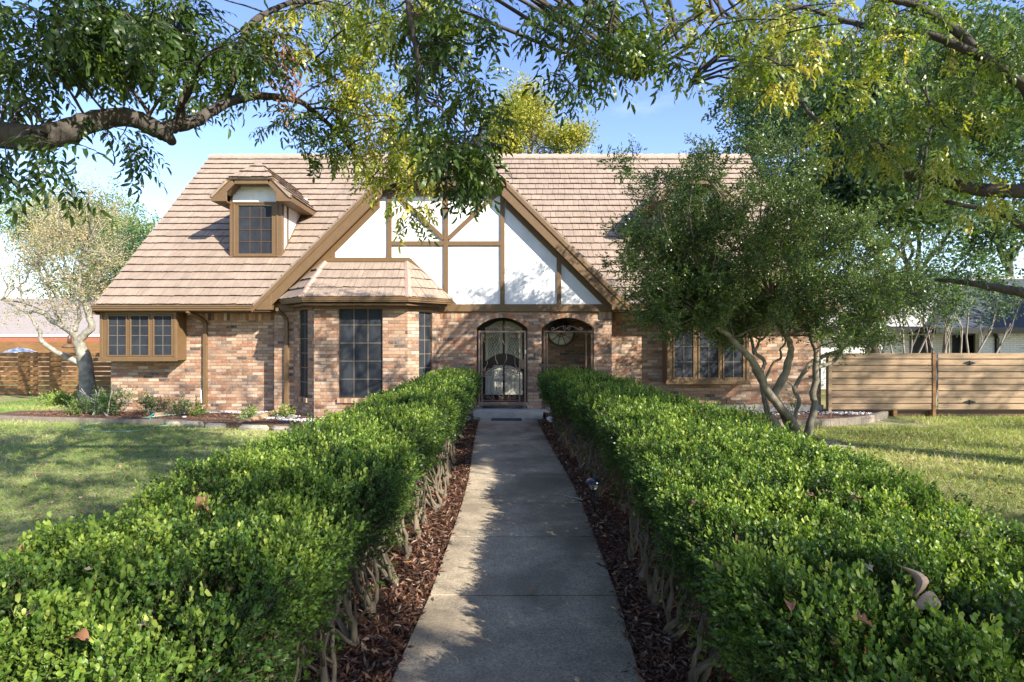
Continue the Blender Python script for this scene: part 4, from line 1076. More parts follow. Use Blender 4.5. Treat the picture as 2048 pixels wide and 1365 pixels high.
mb.face([(8.6, NYh-.65, ze), (34, NYh-.65, ze), (34, NYh+6, 5.0), (13.0, NYh+6, 5.0)]); mb.face([(8.6, NYh-.65, ze), (13.0, NYh+6, 5.0), (8.6, NYh+12.6, ze)])
mb.build('roof', M['greyroof'], nh)
mb = MB(); xa, xb = X(1868, 20.6), 30
mb.hexa([(xa, 20.6, 2.30), (xb, 20.6, 2.30), (xb, 26, 2.30), (xa, 26, 2.30), (xa+.01, 20.6, 2.31), (xb, 20.6, 2.31), (xb, 25.2, 4.55), (xa+5.4, 25.2, 4.55)]); mb.build('porch_roof', M['darkroof'], nh)
mb = MB(); mb.box(xa, xb, 20.5, 20.62, 2.10, 2.31); mb.box(xa, xa+.1, 20.62, 22, 2.1, 2.3); mb.build('fascia', M['black'], nh)
mb = MB(); xd = X(1990, 21.2); mb.box(xd, xd+.10, 21.12, 21.22, 0, 1.95); mb.beam((xd-.35, 20.9, 2.25), (xd+.05, 21.17, 1.98), .1, .1); mb.build('downspout', M['black'], nh)
mb = MB(); mb.box(X(1955, 21.3), xb, 21.22, 21.4, 0, 2.3); mb.build('white_brick_wall', M['whitebrick'], nh)
for px_ in (1840, 1925):
    mb = MB(); x_ = X(px_, NYh); mb.box(x_-.4, x_+.4, NYh-.03, NYh-.002, .9, 2.05); mb.build('window', M['screen'], nh)
lh = thing('neighbour_house', 'low house with pale roof and rust red fascia behind the left fence', 'house', (-24, 27, 0))
mb = MB(); LY = 27
mb.box(-44, -10.5, LY, LY+8, 0, 2.1); mb.build('wall', M['brick'], lh)
mb = MB(); mb.hexa([(-44, LY-.6, 2.1), (-10.2, LY-.6, 2.1), (-10.2, LY+9, 2.1), (-44, LY+9, 2.1), (-44, LY-.6, 2.13), (-10.2, LY-.6, 2.13), (-11.5, LY+4.2, 4.15), (-44, LY+4.2, 4.15)]); mb.build('roof', M['paleroof'], lh)
mb = MB(); mb.box(-44, -10.2, LY-.68, LY-.61, 1.72, 2.02); mb.build('fascia', painted('rust_fascia', (.30, .11, .06), .6, .1), lh)
mb = MB(); mb.box(-44, -10.2, LY-.72, LY-.62, 2.03, 2.13); mb.build('gutter', M['stucco'], lh)

# ================================================================ small things by the beds
LIME = mat_concrete('limestone', (.30, .265, .21), .7, False)
def stone(x, y, z, sx, sy, sz, label, group, seed):
    sz *= .7
    r = random.Random(seed); mb = MB(); n = 11; pl = []
    for k in range(n):
        a = 2*math.pi*k/n; pl.append((x+sx*math.cos(a)*r.uniform(.8, 1.08), y+sy*math.sin(a)*r.uniform(.8, 1.08)))
    i = len(mb.v); cxx, cyy = x, y
    rings = [(1.0, z-.02), (1.04, z+sz*.55), (.86, z+sz)]
    for sc, zz in rings:
        for px_, py_ in pl: mb.v.append((cxx+(px_-cxx)*sc, cyy+(py_-cyy)*sc, zz+r.uniform(-.008, .008)))
    for q in range(2):
        for k in range(n):
            j = (k+1) % n; mb.f.append((q*n+k, q*n+j, (q+1)*n+j, (q+1)*n+k)); mb.uv.append(None); mb.sm.append(False)
    mb.f.append(tuple(2*n+k for k in range(n))); mb.uv.append(None); mb.sm.append(False)
    return tag(mb.build('edging_stone', LIME), label, 'stone', group)
sts = [(-7.25, 12.52, .34, .14), (-6.72, 12.32, .28, .13), (-6.2, 12.13, .3, .13), (-5.25, 11.85, .36, .15), (-4.62, 11.68, .3, .13)]
lab = ['flat limestone edging block nearest the hose spray head', 'pale limestone edging block in front of the weeds', 'limestone block just left of the long brown downspout extension', 'broad white limestone block just right of the downspout extension', 'limestone block partly hidden behind the left hedge']
for k, (x_, y_, a, b) in enumerate(sts): stone(x_, y_, 0, a, b, .15, lab[k], 'limestone blocks edging the left bed', k)
for k, (px_, py_, a, b) in enumerate([(1632, 893, .28, .18), (1655, 886, .24, .14), (1690, 894, .2, .13)]):
    p = G(px_, py_, .03); stone(p.x, p.y, 0, a, b, .07, ['large flat stone at the foot of the crooked tree', 'flat stone behind the one at the foot of the crooked tree', 'smallest flat stone on the lawn right of the crooked tree'][k], 'flat stones by the crooked tree', 20+k)
# timber edging of the left bed
mb = MB()
for a, b in zip(BL[:4], BL[1:5]): mb.beam((a[0], a[1]-.03, .055), (b[0], b[1]-.03, .055), .06, .12)
tag(mb.build('bed_edging', M['curb']), 'low weathered edging along the front of the left flower bed', 'edging')
# garden hose
hs = MB(); HO = painted('hose_rubber', (.22, .36, .28), .5, .1)
pt = [G(440, 823, .14), G(370, 828, .14), G(300, 835, .13), G(255, 842, .03), G(190, 848, .02), G(160, 856, .02), G(190, 863, .02), G(250, 864, .02), G(285, 860, .02), G(330, 852, .02), G(385, 846, .02)]
p_, q_ = smooth_pts(pt, [.011]*len(pt), 6); hs.tube(p_, .010, 8); hs2 = hs.build('garden_hose', HO); tag(hs2, 'pale green garden hose looping from the bed onto the left lawn', 'hose')
hs = MB(); pt = [G(322, 820, .12), G(306, 829, .20), G(300, 838, .12), G(306, 845, .04)]; p_, q_ = smooth_pts(pt, [.02]*4, 5); hs.tube(p_, .014, 8)
tag(hs.build('garden_hose', painted('teal_hose', (.03, .30, .30), .4, .1)), 'short teal hose loop standing up over the bed edge', 'hose')
# spray head
sp = thing('sprinkler', 'small black and white sprinkler at the end of the short downspout extension', 'sprinkler', tuple(G(368, 836, .1)))
c = G(368, 838, .08); mb = MB(); mb.lathe(c, [(.0, 0), (.05, 0), (.05, .05), (.03, .07), (0, .07)], 12); mb.build('base', M['stucco'], sp)
mb = MB(); mb.lathe(c+Vector((0, 0, .07)), [(.0, 0), (.06, 0), (.065, .06), (.02, .09), (0, .09)], 12); mb.build('head', M['black'], sp)
# pipe stub
mb = MB(); a = Vector((X(404, 13.85), 13.85, .1)); mb.tube([a, a+Vector((-.03, 0, .55))], .014, 8); tag(mb.build('conduit_pipe', M['stucco']), 'thin white pipe leaning beside the left downspout', 'pipe')
mb = MB(); a = Vector((X(1452, 13.7), 13.7, .1)); mb.tube([a, a+Vector((.01, 0, .34))], .009, 8); tag(mb.build('metal_stake', M['black']), 'thin black stake standing before the foundation below the right window', 'stake')
# doormats
mb = MB(); mb.box(-.72, .25, 13.78, 14.2, .2155, .228); tag(bevel(mb.build('doormat', M['black']), .004), 'black rubber doormat just inside the iron gate', 'doormat')
MT = painted('navy_mat', (.035, .042, .055), .85, .2, 30)
mb = MB(); c = G(1013, 841, .03); mb.box(c.x-.345, c.x+.345, 12.95, 13.3, .033, .046); tag(bevel(mb.build('doormat', MT), .004), 'dark blue grey mat lying on the walk below the step', 'doormat')
# solar path light
c = G(1190, 1034, .01); pl_ = thing('path_light', 'black solar path light on a thin stake standing in the mulch', 'garden light', tuple(c))
mb = MB(); mb.tube([c, c+Vector((-.012, 0, .27))], .0125, 10); mb.build('stake', M['black'], pl_)
t_ = c+Vector((-.014, 0, .26)); mb = MB(); mb.lathe(t_, [(.0, 0), (.02, 0), (.026, .015), (.012, .03), (0, .03)], 14); mb.build('collar', M['black'], pl_)
gm_ = NT('ribbed_lens', .08, .6); gm_.b.inputs['Transmission Weight'].default_value = .75; gm_.base((.75, .75, .68))
mb = MB(); mb.lathe(t_+Vector((0, 0, .02)), [(.022, 0), (.042, .02), (.05, .075), (.05, .078)], 18); mb.build('lens', gm_.m, pl_)
mb = MB(); mb.lathe(t_+Vector((0, 0, .094)), [(.0, -.004), (.088, -.004), (.092, .004), (.07, .026), (.04, .044), (.0, .046)], 24); mb.build('cap', painted('navy_cap', (.012, .018, .035), .3, .1, 8, .02, .6), pl_)
# twig on the mulch
mb = MB(); pp = crooked(G(1128, 992, .05), G(1165, 1001, .05), rng, 5, .12); mb.tube(pp, .006, 5); tag(mb.build('fallen_twig', bpy.data.materials.get('x') or M['concrete']), 'bare grey twig lying at the right edge of the walk', 'twig')
# ================================================================ hedges
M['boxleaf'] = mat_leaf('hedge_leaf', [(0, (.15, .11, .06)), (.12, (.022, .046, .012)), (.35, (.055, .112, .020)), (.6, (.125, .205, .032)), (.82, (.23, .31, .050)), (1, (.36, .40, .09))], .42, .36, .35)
M['hedgewood'] = mat_bark('hedge_bark', (.21, .17, .12), (.12, .10, .07), 30, .3, .5)
M['hedgetwig'] = mat_bark('hedge_twig', (.145, .115, .08), (.085, .075, .05), 30, .3, .3)
SPA = [sprig(i, 11, .0195, .075) for i in range(5)]; SPB = [sprig(i+20, 9, .026, .085, True) for i in range(4)]; SPC = [sprig(i+40, 6, .037, .09, True, False) for i in range(4)]
SHA = [sprig(i+300, 9, .024, .10) for i in range(4)]; SHB = [sprig(i+320, 8, .029, .11, True) for i in range(3)]; SHC = [sprig(i+340, 6, .034, .12, True) for i in range(3)]
def hedge(sg, label, xin, xout, seed):
    r = random.Random(seed); nr = np.random.default_rng(seed)
    hd = thing('clipped_hedge', label, 'hedge', (sg*1.1, 6.5, 0))
    ph = [r.uniform(0, 6.28) for _ in range(6)]
    def hump(y): return .5*np.sin(y*3.3+ph[0])+.35*np.sin(y*6.9+ph[1])+.25*np.sin(y*1.4+ph[2])
    def hin(y): return np.interp(y, [1.5, 3.2, 5.2, 7.3, 10, 12], [.80, .82, .90, .87, .76, .67])
    def top(y, x=0): return np.interp(y, [1.5, 4, 8, 12], [.955, .985, 1.055, 1.13])+.03*hump(y)+.02*np.sin(x*9+y*5+ph[3])
    fm = FM()
    def put(N, ya, yb, tm, sc):
        y = nr.uniform(ya, yb, N); end = 12.35
        hx = hump(y); xi = hin(y)-.05*hx; xo = xout*np.interp(y, [2, 5, 12], [1, 1.0, .78])+.08*hx; zt = top(y)
        W_ = xo-xi; hs_ = .55; tot = hs_+W_+hs_*.8; s = nr.random(N)*tot
        inner = s < hs_; outer = s > hs_+W_; tp = ~(inner | outer)
        zt = zt+.030*(np.sin(s*15+y*8+ph[4])+np.sin(y*19-s*11+ph[5])+.8*np.sin(s*27+y*5)); # profile with rounded shoulders
        x = np.where(inner, xi, np.where(outer, xo, xi+(s-hs_)))
        zin = zt-.07-(hs_)*(nr.random(N)**1.35)*1.5
        z = np.where(tp, zt, zin)
        e = np.minimum(x-xi, xo-x); z = np.where(tp, z-.10*np.exp(-(e/.10)), z)
        nx = np.where(inner, -1., np.where(outer, 1., np.where(x-xi < .12, -.6, np.where(xo-x < .12, .6, 0)))); nz_ = np.where(tp, 1., .35)
        x = np.where(inner, x+np.maximum(.95-z, 0)*.18, x)
        dep = nr.exponential(.065, N); dep = np.minimum(dep, .3)
        x = x-nx*dep-nx*nr.uniform(-.03, .03, N); z = z-np.where(tp, dep, 0)+nr.normal(0, .012, N)
        bend = np.interp(y, [a for a, b in WC], [b for a, b in WC])
        xx = sg*x+bend
        d = np.stack([sg*nx*.75, nr.normal(0, .35, N), nz_*1.0], 1)+nr.normal(0, .33, (N, 3))
        lo = nr.random(N) < (np.clip((.80-z)/.34, 0, .93) if sg < 0 else np.clip((.84-z)/.38, 0, .90))      # sparse near the foot
        keep = ~(lo & ~tp)
        P3 = np.stack([xx, y, z], 1)[keep]; d = d[keep]; n = len(P3)
        tone = .42+.14*np.sin(P3[:, 0]*7+P3[:, 1]*4+ph[4])+.08*np.sin(P3[:, 1]*9+ph[5])+nr.normal(0, .09, n)-dep[keep]*1.2+np.where(tp[keep], .06, -.10)  # leaf tone painted darker deeper in, as shade would make it
        for k, t in enumerate(tm):
            m = (np.arange(n) % len(tm)) == k
            fm.inst(t, P3[m], d[m], rand_unit(m.sum()), sc*nr.uniform(.75, 1.25, m.sum()), np.clip(tone[m], .16, .9))
    put(15500 if sg < 0 else 18000, .9, 4.2, SPA, 1.15); put(11000 if sg < 0 else 12500, 4.1, 7.4, SPB, 1.1); put(11000, 7.3, 12.45, SPC, 1.0)
    # upright new shoots on top
    for (ya, yb, n_, tm, sc) in ((.9, 4.2, 2300, SHA, 1.1), (4.1, 7.4, 1700, SHB, 1.05), (7.3, 12.3, 1500, SHC, 1.0)):
        y = nr.uniform(ya, yb, n_); q = nr.random(n_); xo_ = xout*np.interp(y, [2, 5, 12], [1, 1.0, .78]); x = hin(y)+(xo_-hin(y))*q; b_ = np.interp(y, [a for a, b in WC], [b for a, b in WC])
        e = np.minimum(x-hin(y), xo_-x); z = top(y)-.03+.030*(np.sin((x-hin(y)+.5)*15+y*8+ph[4])+np.sin(y*19-(x-hin(y)+.5)*11+ph[5])+.8*np.sin((x-hin(y)+.5)*27+y*5))-.10*np.exp(-(np.maximum(e, 0)/.10)); cl_n = np.sin(x*9+y*6+ph[1])+np.sin(y*11+ph[2]); kp = (cl_n+nr.normal(0, .8, n_)) > -.3
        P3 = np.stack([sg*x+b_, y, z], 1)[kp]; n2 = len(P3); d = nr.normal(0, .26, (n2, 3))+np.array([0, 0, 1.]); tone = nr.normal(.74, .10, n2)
        for k, t in enumerate(tm):
            m = (np.arange(n2) % len(tm)) == k; fm.inst(t, P3[m], d[m], rand_unit(m.sum()), sc*nr.uniform(.6, 1.25, m.sum()), np.clip(tone[m], .4, .97))
    # inner leaves that close the core, coloured darker for the shade inside
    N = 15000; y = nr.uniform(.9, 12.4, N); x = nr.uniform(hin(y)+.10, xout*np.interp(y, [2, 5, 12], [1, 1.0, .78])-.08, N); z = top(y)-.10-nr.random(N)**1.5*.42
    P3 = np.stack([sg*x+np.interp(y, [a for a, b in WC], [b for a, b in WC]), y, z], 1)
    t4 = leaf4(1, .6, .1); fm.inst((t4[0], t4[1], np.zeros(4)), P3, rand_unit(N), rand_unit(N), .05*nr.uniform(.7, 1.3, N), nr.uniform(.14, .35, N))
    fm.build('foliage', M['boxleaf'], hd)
    # gnarled stems, one clump per shrub
    y = 1.4+r.uniform(0, .3)
    while y < 12.3:
        b = wc(y); x0 = sg*((.93 if sg < 0 else .90)+(.14 if sg > 0 and 4.9 < y < 6.2 else 0)+r.uniform(-.05, .06))+b; mb = MB(); base = Vector((x0, y, 0))
        st_ = base+Vector((r.uniform(-.02, .02), r.uniform(-.02, .02), .06+r.uniform(0, .05)))
        mb.tube([base-Vector((0, 0, .02)), base.lerp(st_, .3), base.lerp(st_, .7), st_], [.038, .026, .030, .022], 8)
        for k in range(r.randint(4, 6)):
            a = Vector((st_.x+r.uniform(-.03, .03), st_.y+r.uniform(-.06, .06), st_.z-.04 if k else 0)); e = Vector((x0+sg*r.uniform(-.07, .50), y+r.uniform(-.34, .34), .50+r.uniform(-.1, .2)))
            pts = crooked(a, e, r, 9, .24); rr = r.uniform(.010, .021); mb.tube(pts, [rr*(1-.6*i/9)*r.uniform(.82, 1.25) for i in range(10)], 7)
            for q in range(3):
                s0 = pts[r.randint(2, 8)]; e2 = s0+Vector((sg*r.uniform(-.07, .26), r.uniform(-.22, .22), r.uniform(.12, .3)))
                mb.tube(crooked(s0, e2, r, 4, .2), [.010, .009, .007, .006, .004], 5)
        mb.build('trunk', M['hedgewood'], hd); y += r.uniform(.36, .56)
    tw = MB()
    for i in range(700 if sg < 0 else 1700):
        y = 1.3+11*r.random()**1.4; x0 = sg*(float(hin(y))+.14+abs(r.gauss(0, .12)))+wc(y); a = Vector((x0+sg*.06, y, r.uniform(.12, .55))); e = Vector((x0+sg*r.uniform(.0, .14), y+r.uniform(-.22, .22), r.uniform(.5, .85)))
        rr = r.uniform(.003, .0065)*(1+y*.05); tw.tube(crooked(a, e, r, 4, .16), [rr, rr, rr*.8, rr*.7, rr*.4], 3, cap=False)
    o = tw.build('twigs', M['hedgetwig'], hd); o['kind'] = 'stuff'
    return hd
hedge(-1, 'clipped small leaved hedge along the left side of the walk', .70, 2.05, 3)
hedge(1, 'broader clipped hedge along the right side of the walk, with many fallen oak leaves', .68, 2.35, 8)

# large dry leaves resting on the hedges and on the walk
def oak_leaf(c, L_, rz, tilt, roll, curl, tone, label, group='large dry leaves on the hedges', lobes=True, seed=1):
    L = L_*.78; curl *= 1.5; r = random.Random(seed); n = 20; mb = MB(); up = []; lo = []
    for i in range(n+1):
        t = i/n; w_ = math.sin(math.pi*min(1, t*1.02))**.8*.27
        if lobes: w_ *= (.85+.42*math.sin(i*1.5+.6))
        w_ *= r.uniform(.95, 1.05); z = curl*math.sin(math.pi*t)*.3
        up.append(Vector((t-.5, w_, z+abs(curl)*w_*1.1))); lo.append((Vector((t-.5, -w_*r.uniform(.8, 1.1), z+abs(curl)*w_*.9)), Vector((t-.5, 0, z))))
    Mx = Matrix.Translation(Vector(c)) @ Matrix.Rotation(rz, 4, 'Z') @ Matrix.Rotation(tilt, 4, 'Y') @ Matrix.Rotation(roll, 4, 'X') @ Matrix.Scale(L, 4)
    i0 = len(mb.v)
    for i in range(n+1):
        m0 = lo[i][1]; a = up[i]; b = lo[i][0]
        for q in (a, a.lerp(m0, .45)-Vector((0, 0, .006)), m0-Vector((0, 0, .012)), b.lerp(m0, .45)-Vector((0, 0, .006)), b): mb.v.append(tuple(Mx @ q))
    for i in range(n):
        for k in range(4): mb.f.append((i0+i*5+k, i0+i*5+k+1, i0+i*5+k+6, i0+i*5+k+5)); mb.uv.append(None); mb.sm.append(True)
    mb.tube([Mx @ Vector((-.5, 0, 0)), Mx @ Vector((-.72, .03, .06))], .0016, 4)
    o = mb.build('dry_leaf', M['dead']); 
    me = o.data; at = me.attributes.new('rnd', 'FLOAT', 'POINT'); at.data.foreach_set('value', [tone]*len(me.vertices))
    sd = o.modifiers.new('thick', 'SOLIDIFY'); sd.thickness = .0008
    return tag(o, label, 'leaf', group)
def HP(px, py, z=1.16): return G(px, py, z-.165)
LV = [(1810, 1165, 1.22, .13, 100, -60, 25, .7, .70, 'tall pale grey dry leaf standing up in the right hedge', False), (1852, 1208, 1.19, .12, 10, -12, 50, .5, .68, 'wide pale grey dry leaf lying beside the upright one on the right hedge', False),
      (1660, 985, 1.17, .17, 15, -8, 10, .25, .55, 'largest lobed tan oak leaf on the middle of the right hedge', True), (1615, 997, 1.165, .14, 160, 5, -10, .3, .6, 'lobed tan oak leaf overlapping the left end of the largest one', True),
      (1712, 1012, 1.165, .13, -25, 10, 20, .5, .45, 'curled tan leaf just below the largest oak leaf', False), (1938, 1080, 1.18, .14, 30, -15, 20, .3, .62, 'lobed beige leaf near the outer edge of the right hedge', True),
      (412, 1008, 1.19, .12, 80, -50, 10, .7, .35, 'brown curled leaf standing up in the left hedge', False), (402, 1024, 1.18, .11, 170, -5, 20, .5, .3, 'dark brown leaf under the upright curled one', False),
      (50, 1112, 1.17, .10, 20, -15, 15, .6, .97, 'orange brown curled leaf on the left hedge near the left edge', False), (75, 1240, 1.17, .10, 15, -10, 10, .6, .62, 'tan curled leaf low on the left hedge', False),
      (160, 1284, 1.17, .085, -10, 0, 10, .5, .25, 'rust brown leaf lying flat near the bottom of the left hedge', False), (1720, 1252, 1.17, .09, -30, 0, 10, .5, .22, 'rust brown leaf sunk between shoots of the right hedge', True),
      (1580, 1215, 1.17, .08, 70, 0, 0, .4, .28, 'small red brown leaf on the right hedge left of the pale leaves', False), (1390, 1010, 1.165, .07, 40, 0, 0, .4, .5, 'small tan leaf near the walk side of the right hedge', False),
      (765, 842, 1.16, .10, 20, 0, 0, .4, .3, 'brown leaf on the far part of the left hedge', True), (1440, 1140, 1.16, .09, 60, 10, 0, .4, .4, 'light brown leaf at the walk side edge of the right hedge', False)]
for k, (px_, py_, z, L, rz, ti, ro, cu, tn, lb, lo_) in enumerate(LV):
    oak_leaf(HP(px_, py_, z), L, R(rz), R(ti), R(ro), cu, tn, lb, lobes=lo_, seed=k)
oak_leaf(G(1068, 1186, .05), .07, R(40), R(-10), R(20), .8, .5, 'curled tan leaf lying alone on the middle of the walk', None, True, 33)

# ================================================================ crooked multi-stem tree on the right
M['barkY'] = mat_bark('mottled_bark', (.15, .125, .085), (.25, .225, .17), 9, .5, .5)
M['leafY'] = mat_leaf('small_holly_leaf', [(0, (.030, .050, .016)), (.4, (.068, .110, .032)), (.75, (.13, .19, .05)), (1, (.24, .30, .09))], .33, .35, .5)
ty = thing('crooked_tree', 'multi stemmed crooked tree with mottled trunks and dense small dark leaves before the right window', 'tree', tuple(G(1590, 880)))
def zz(pts, Y0, Y1, sc=5.25, ox=1450, oy=640):
    n = len(pts); return [P(ox+x/sc, oy+y/sc, Y0+(Y1-Y0)*i/(n-1)) for i, (x, y) in enumerate(pts)]
yr_ = random.Random(21); tipsY = []
Y0 = 10.6
paths = [([(775, 1250), (700, 1060), (560, 900), (430, 720), (350, 545), (250, 385), (110, 250), (20, 150), (-120, 60), (-260, -60)], 10.6, 9.6, [.10, .082, .076, .068, .064, .058, .05, .042, .035, .028]),
         ([(560, 900), (525, 770), (620, 600), (672, 420), (690, 280), (640, 170), (560, 60), (500, -80), (480, -260)], 10.4, 10.3, [.075, .072, .07, .062, .056, .05, .045, .036, .028]),
         ([(855, 1270), (895, 1080), (945, 900), (920, 780), (955, 640), (950, 480), (960, 380), (930, 260), (885, 150), (860, -20), (900, -220)], 10.7, 10.9, [.085, .07, .062, .062, .055, .056, .045, .04, .035, .03, .024]),
         ([(950, 490), (1020, 488), (1130, 450), (1200, 370), (1250, 290), (1370, 200), (1420, 90), (1560, -60)], 10.8, 11.2, [.045, .042, .038, .036, .034, .032, .028, .02]),
         ([(725, 1120), (745, 960), (780, 860), (730, 750), (745, 690), (800, 600), (870, 500), (940, 430), (1080, 375), (1225, 305), (1180, 255), (1110, 200)], 10.9, 11.2, [.04, .036, .038, .042, .038, .036, .042, .044, .038, .034, .024, .02]),
         ([(735, 715), (700, 680), (655, 648)], 11.0, 11.0, [.022, .016, .010]),
         ([(462, 1190), (430, 980), (395, 800), (360, 640), (300, 545), (300, 500)], 10.9, 10.8, [.036, .034, .03, .026, .032, .02]),
         ([(475, 1000), (425, 810), (430, 630), (500, 465), (590, 400), (580, 320), (630, 255), (640, 190)], 11.0, 10.6, [.03, .028, .024, .022, .024, .02, .018, .014]),
         ([(615, 1230), (520, 1080), (465, 990)], 10.3, 10.3, [.075, .07, .05]),
         ([(690, 1200), (610, 1010), (570, 900)], 10.7, 10.5, [.05, .05, .045]),
         ([(385, 560), (412, 430), (320, 360), (350, 260), (370, 220), (460, 160), (510, 90), (540, -60)], 10.9, 11.2, [.034, .038, .032, .026, .022, .02, .016, .012]),
         ([(370, 222), (330, 190), (290, 175)], 11.0, 11.0, [.018, .016, .012]),
         ([(310, 370), (270, 200), (250, 100), (200, -90)], 10.9, 11.1, [.034, .03, .026, .02])]
hubsY = []
for i, (pt, ya, yb, rad) in enumerate(paths):
    mb = MB(); p = limb(mb, zz(pt, ya, yb), rad, 8, 4, .010)
    if i not in (5, 8, 9, 11):
        for _ in range(1): hubsY += p[int(len(p)*.6):]
    mb.build('trunk', M['barkY'], ty)
# crown from clumps on twigs
crown = [(1300, 330, 70, 40, 5), (1400, 310, 70, 40, 6), (1500, 330, 80, 60, 8), (1600, 330, 70, 60, 6), (1300, 420, 80, 60, 7), (1390, 430, 90, 70, 12), (1500, 440, 90, 70, 12), (1610, 450, 90, 80, 12), (1700, 440, 70, 70, 6),
         (1290, 520, 60, 50, 6), (1360, 540, 80, 60, 12), (1460, 550, 90, 60, 14), (1570, 560, 90, 60, 12), (1680, 560, 80, 70, 9), (1270, 575, 45, 25, 3), (1400, 615, 60, 30, 6), (1490, 630, 60, 35, 6), (1610, 640, 50, 30, 4), (1700, 640, 60, 35, 7), (1760, 600, 60, 50, 4), (1320, 640, 30, 14, 1), (1255, 340, 30, 18, 1), (1250, 385, 30, 14, 1), (1560, 400, 80, 60, 6), (1340, 480, 80, 60, 8), (1540, 500, 80, 60, 8)]
twY = MB(); fmY = FM()
SPY = [sprig(i+60, 8, .046, .17, True, False) for i in range(4)]
def clump_tree(crown, Ya, Yb, hubs, twm, fm, tmpls, r, nr_, n_tw=5, per=16, spread=.42, flat=.7, sc=1.0, twr=.006):
    for (px_, py_, rx, ry, cnt) in crown:
        for _ in range(cnt):
            a = r.uniform(0, 6.28); q = math.sqrt(r.random()); Yc = r.uniform(Ya, Yb)
            c = P(px_+rx*q*math.cos(a), py_+ry*q*math.sin(a), Yc)
            h = min(hubs, key=lambda p: (p-c).length+(.6 if p.z > c.z+.3 else 0)+r.uniform(0, .5))
            pts = crooked(h, c, r, 6, .16); L = (c-h).length; rr = min(.02, .006+.008*L)*twr/.006; twm.tube(pts, [rr*(1-.7*i/6) for i in range(7)], 4, cap=False)
            for k in range(n_tw):
                s0 = pts[r.choice((3, 4, 5, 6, 6))]; dd = Vector((r.gauss(0, 1), r.gauss(0, 1), r.gauss(0, .8)+.15)).normalized(); ln = spread*r.uniform(.5, 1.1)
                tp = crooked(s0, s0+dd*ln, r, 4, .15); twm.tube(tp, [twr*.6, twr*.5, twr*.4, twr*.35, twr*.25], 3, cap=False)
                N = per; t = nr_.uniform(.15, 1.05, N)
                base = np.array(s0)[None]+np.array(dd)[None]*ln*t[:, None]+nr_.normal(0, .05*spread/.42, (N, 3))
                d = np.array(dd)[None]*.4+nr_.normal(0, .7, (N, 3))+np.array([0, 0, .15]); tone = r.uniform(.25, .7)
                for j, tm in enumerate(tmpls):
                    mm = (np.arange(N) % len(tmpls)) == j
                    fm.inst(tm, base[mm], d[mm], rand_unit(mm.sum()), sc*nr_.uniform(.7, 1.2, mm.sum()), tone+nr_.normal(0, .12, mm.sum()))
nrY = np.random.default_rng(77)
clump_tree([(1420, 640, 60, 40, 4), (1350, 600, 70, 40, 4), (1480, 600, 60, 40, 4)]+[(a, b, c, e, round(f*.86)) for a, b, c, e, f in crown]+[(1255, 470, 30, 60, 3), (1290, 600, 50, 35, 5), (1340, 650, 60, 25, 4), (1240, 540, 30, 30, 2), (1800, 520, 50, 50, 5), (1760, 460, 50, 50, 4), (1830, 600, 40, 30, 3), (1430, 660, 60, 18, 3), (1730, 680, 60, 20, 3)], 9.0, 11.6, hubsY, twY, fmY, SPY, yr_, nrY, 7, 17, .38)
fmY.build('crown', M['leafY'], ty); o = twY.build('twigs', M['barkY'], ty); o['kind'] = 'stuff'

# ================================================================ pecan trees overhead
M['barkP'] = mat_bark('pecan_bark', (.060, .050, .042), (.105, .092, .078), 24, .35, 1.0)
PST = [(0, (.016, .034, .008)), (.35, (.042, .080, .014)), (.6, (.10, .155, .022)), (.8, (.22, .27, .035)), (.95, (.36, .34, .05)), (1, (.44, .38, .06))]
M['leafP'] = mat_leaf('pecan_leaf', PST, .36, .34, .5)
def pecan(fm, tw, hubs, c, Rc, n, tone, r, nr_, tmpls, sc=1.0, hang=.5, thin=1.0, ylw=.10):
    h = min(hubs, key=lambda p: (p-c).length+r.uniform(0, .4)); L = (c-h).length
    pts = crooked(h, c, r, 7, .13, -.12); rr = (.006+.006*min(L, 2))*thin
    tw.tube(pts, [rr*(1-.75*i/7) for i in range(8)], 5, cap=False)
    k = max(2, n//6); tone += .17 if r.random() < ylw else 0
    for q in range(k):
        s0 = pts[r.choice((4, 5, 6, 7, 7))]; dd = Vector((r.gauss(0, 1), r.gauss(0, 1), r.gauss(0, .6)-hang*.6)).normalized(); ln = Rc*r.uniform(.5, 1.0)
        e = s0+dd*ln+Vector((0, 0, -.10*ln)); tp = crooked(s0, e, r, 4, .12); tw.tube(tp, [.004*thin, .0035*thin, .003*thin, .0026*thin, .002*thin], 3, cap=False)
        m = max(4, n//k); t = np.linspace(.1, 1, m)+nr_.normal(0, .05, m)
        base = np.array([tp[min(4, max(0, int(x*4)))].lerp(tp[min(4, int(max(x, 0)*4)+1)], (x*4) % 1) for x in t])
        d = np.array(dd)[None]*.55+nr_.normal(0, .55, (m, 3))+np.array([0, 0, -.25-hang*.5])
        up = nr_.normal(0, .35, (m, 3))+np.array([0, 0, 1.])
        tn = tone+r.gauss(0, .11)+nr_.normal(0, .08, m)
        for j, tm in enumerate(tmpls):
            mm = (np.arange(m) % len(tmpls)) == j
            if mm.any(): fm.inst(tm, base[mm], d[mm], up[mm], sc*nr_.uniform(.8, 1.15, mm.sum()), tn[mm])
def regions(lst, fm, tw, hubs, r, nr_, sc=1.0, Rc=.30, hang=.15, n0=12, dens=.62):
    for (px_, py_, rx, ry, Ya, Yb, cnt, tone) in lst:
        for _ in range(max(1, round(cnt*dens))):
            a = r.uniform(0, 6.28); q = math.sqrt(r.random()); Yc = r.uniform(Ya, Yb)
            pecan(fm, tw, hubs, P(px_+rx*q*math.cos(a), py_+ry*q*math.sin(a), Yc), Rc, n0, tone, r, nr_, PEC, sc, hang, ylw=.30 if px_ > 1280 or 560 < px_ < 880 else .03)
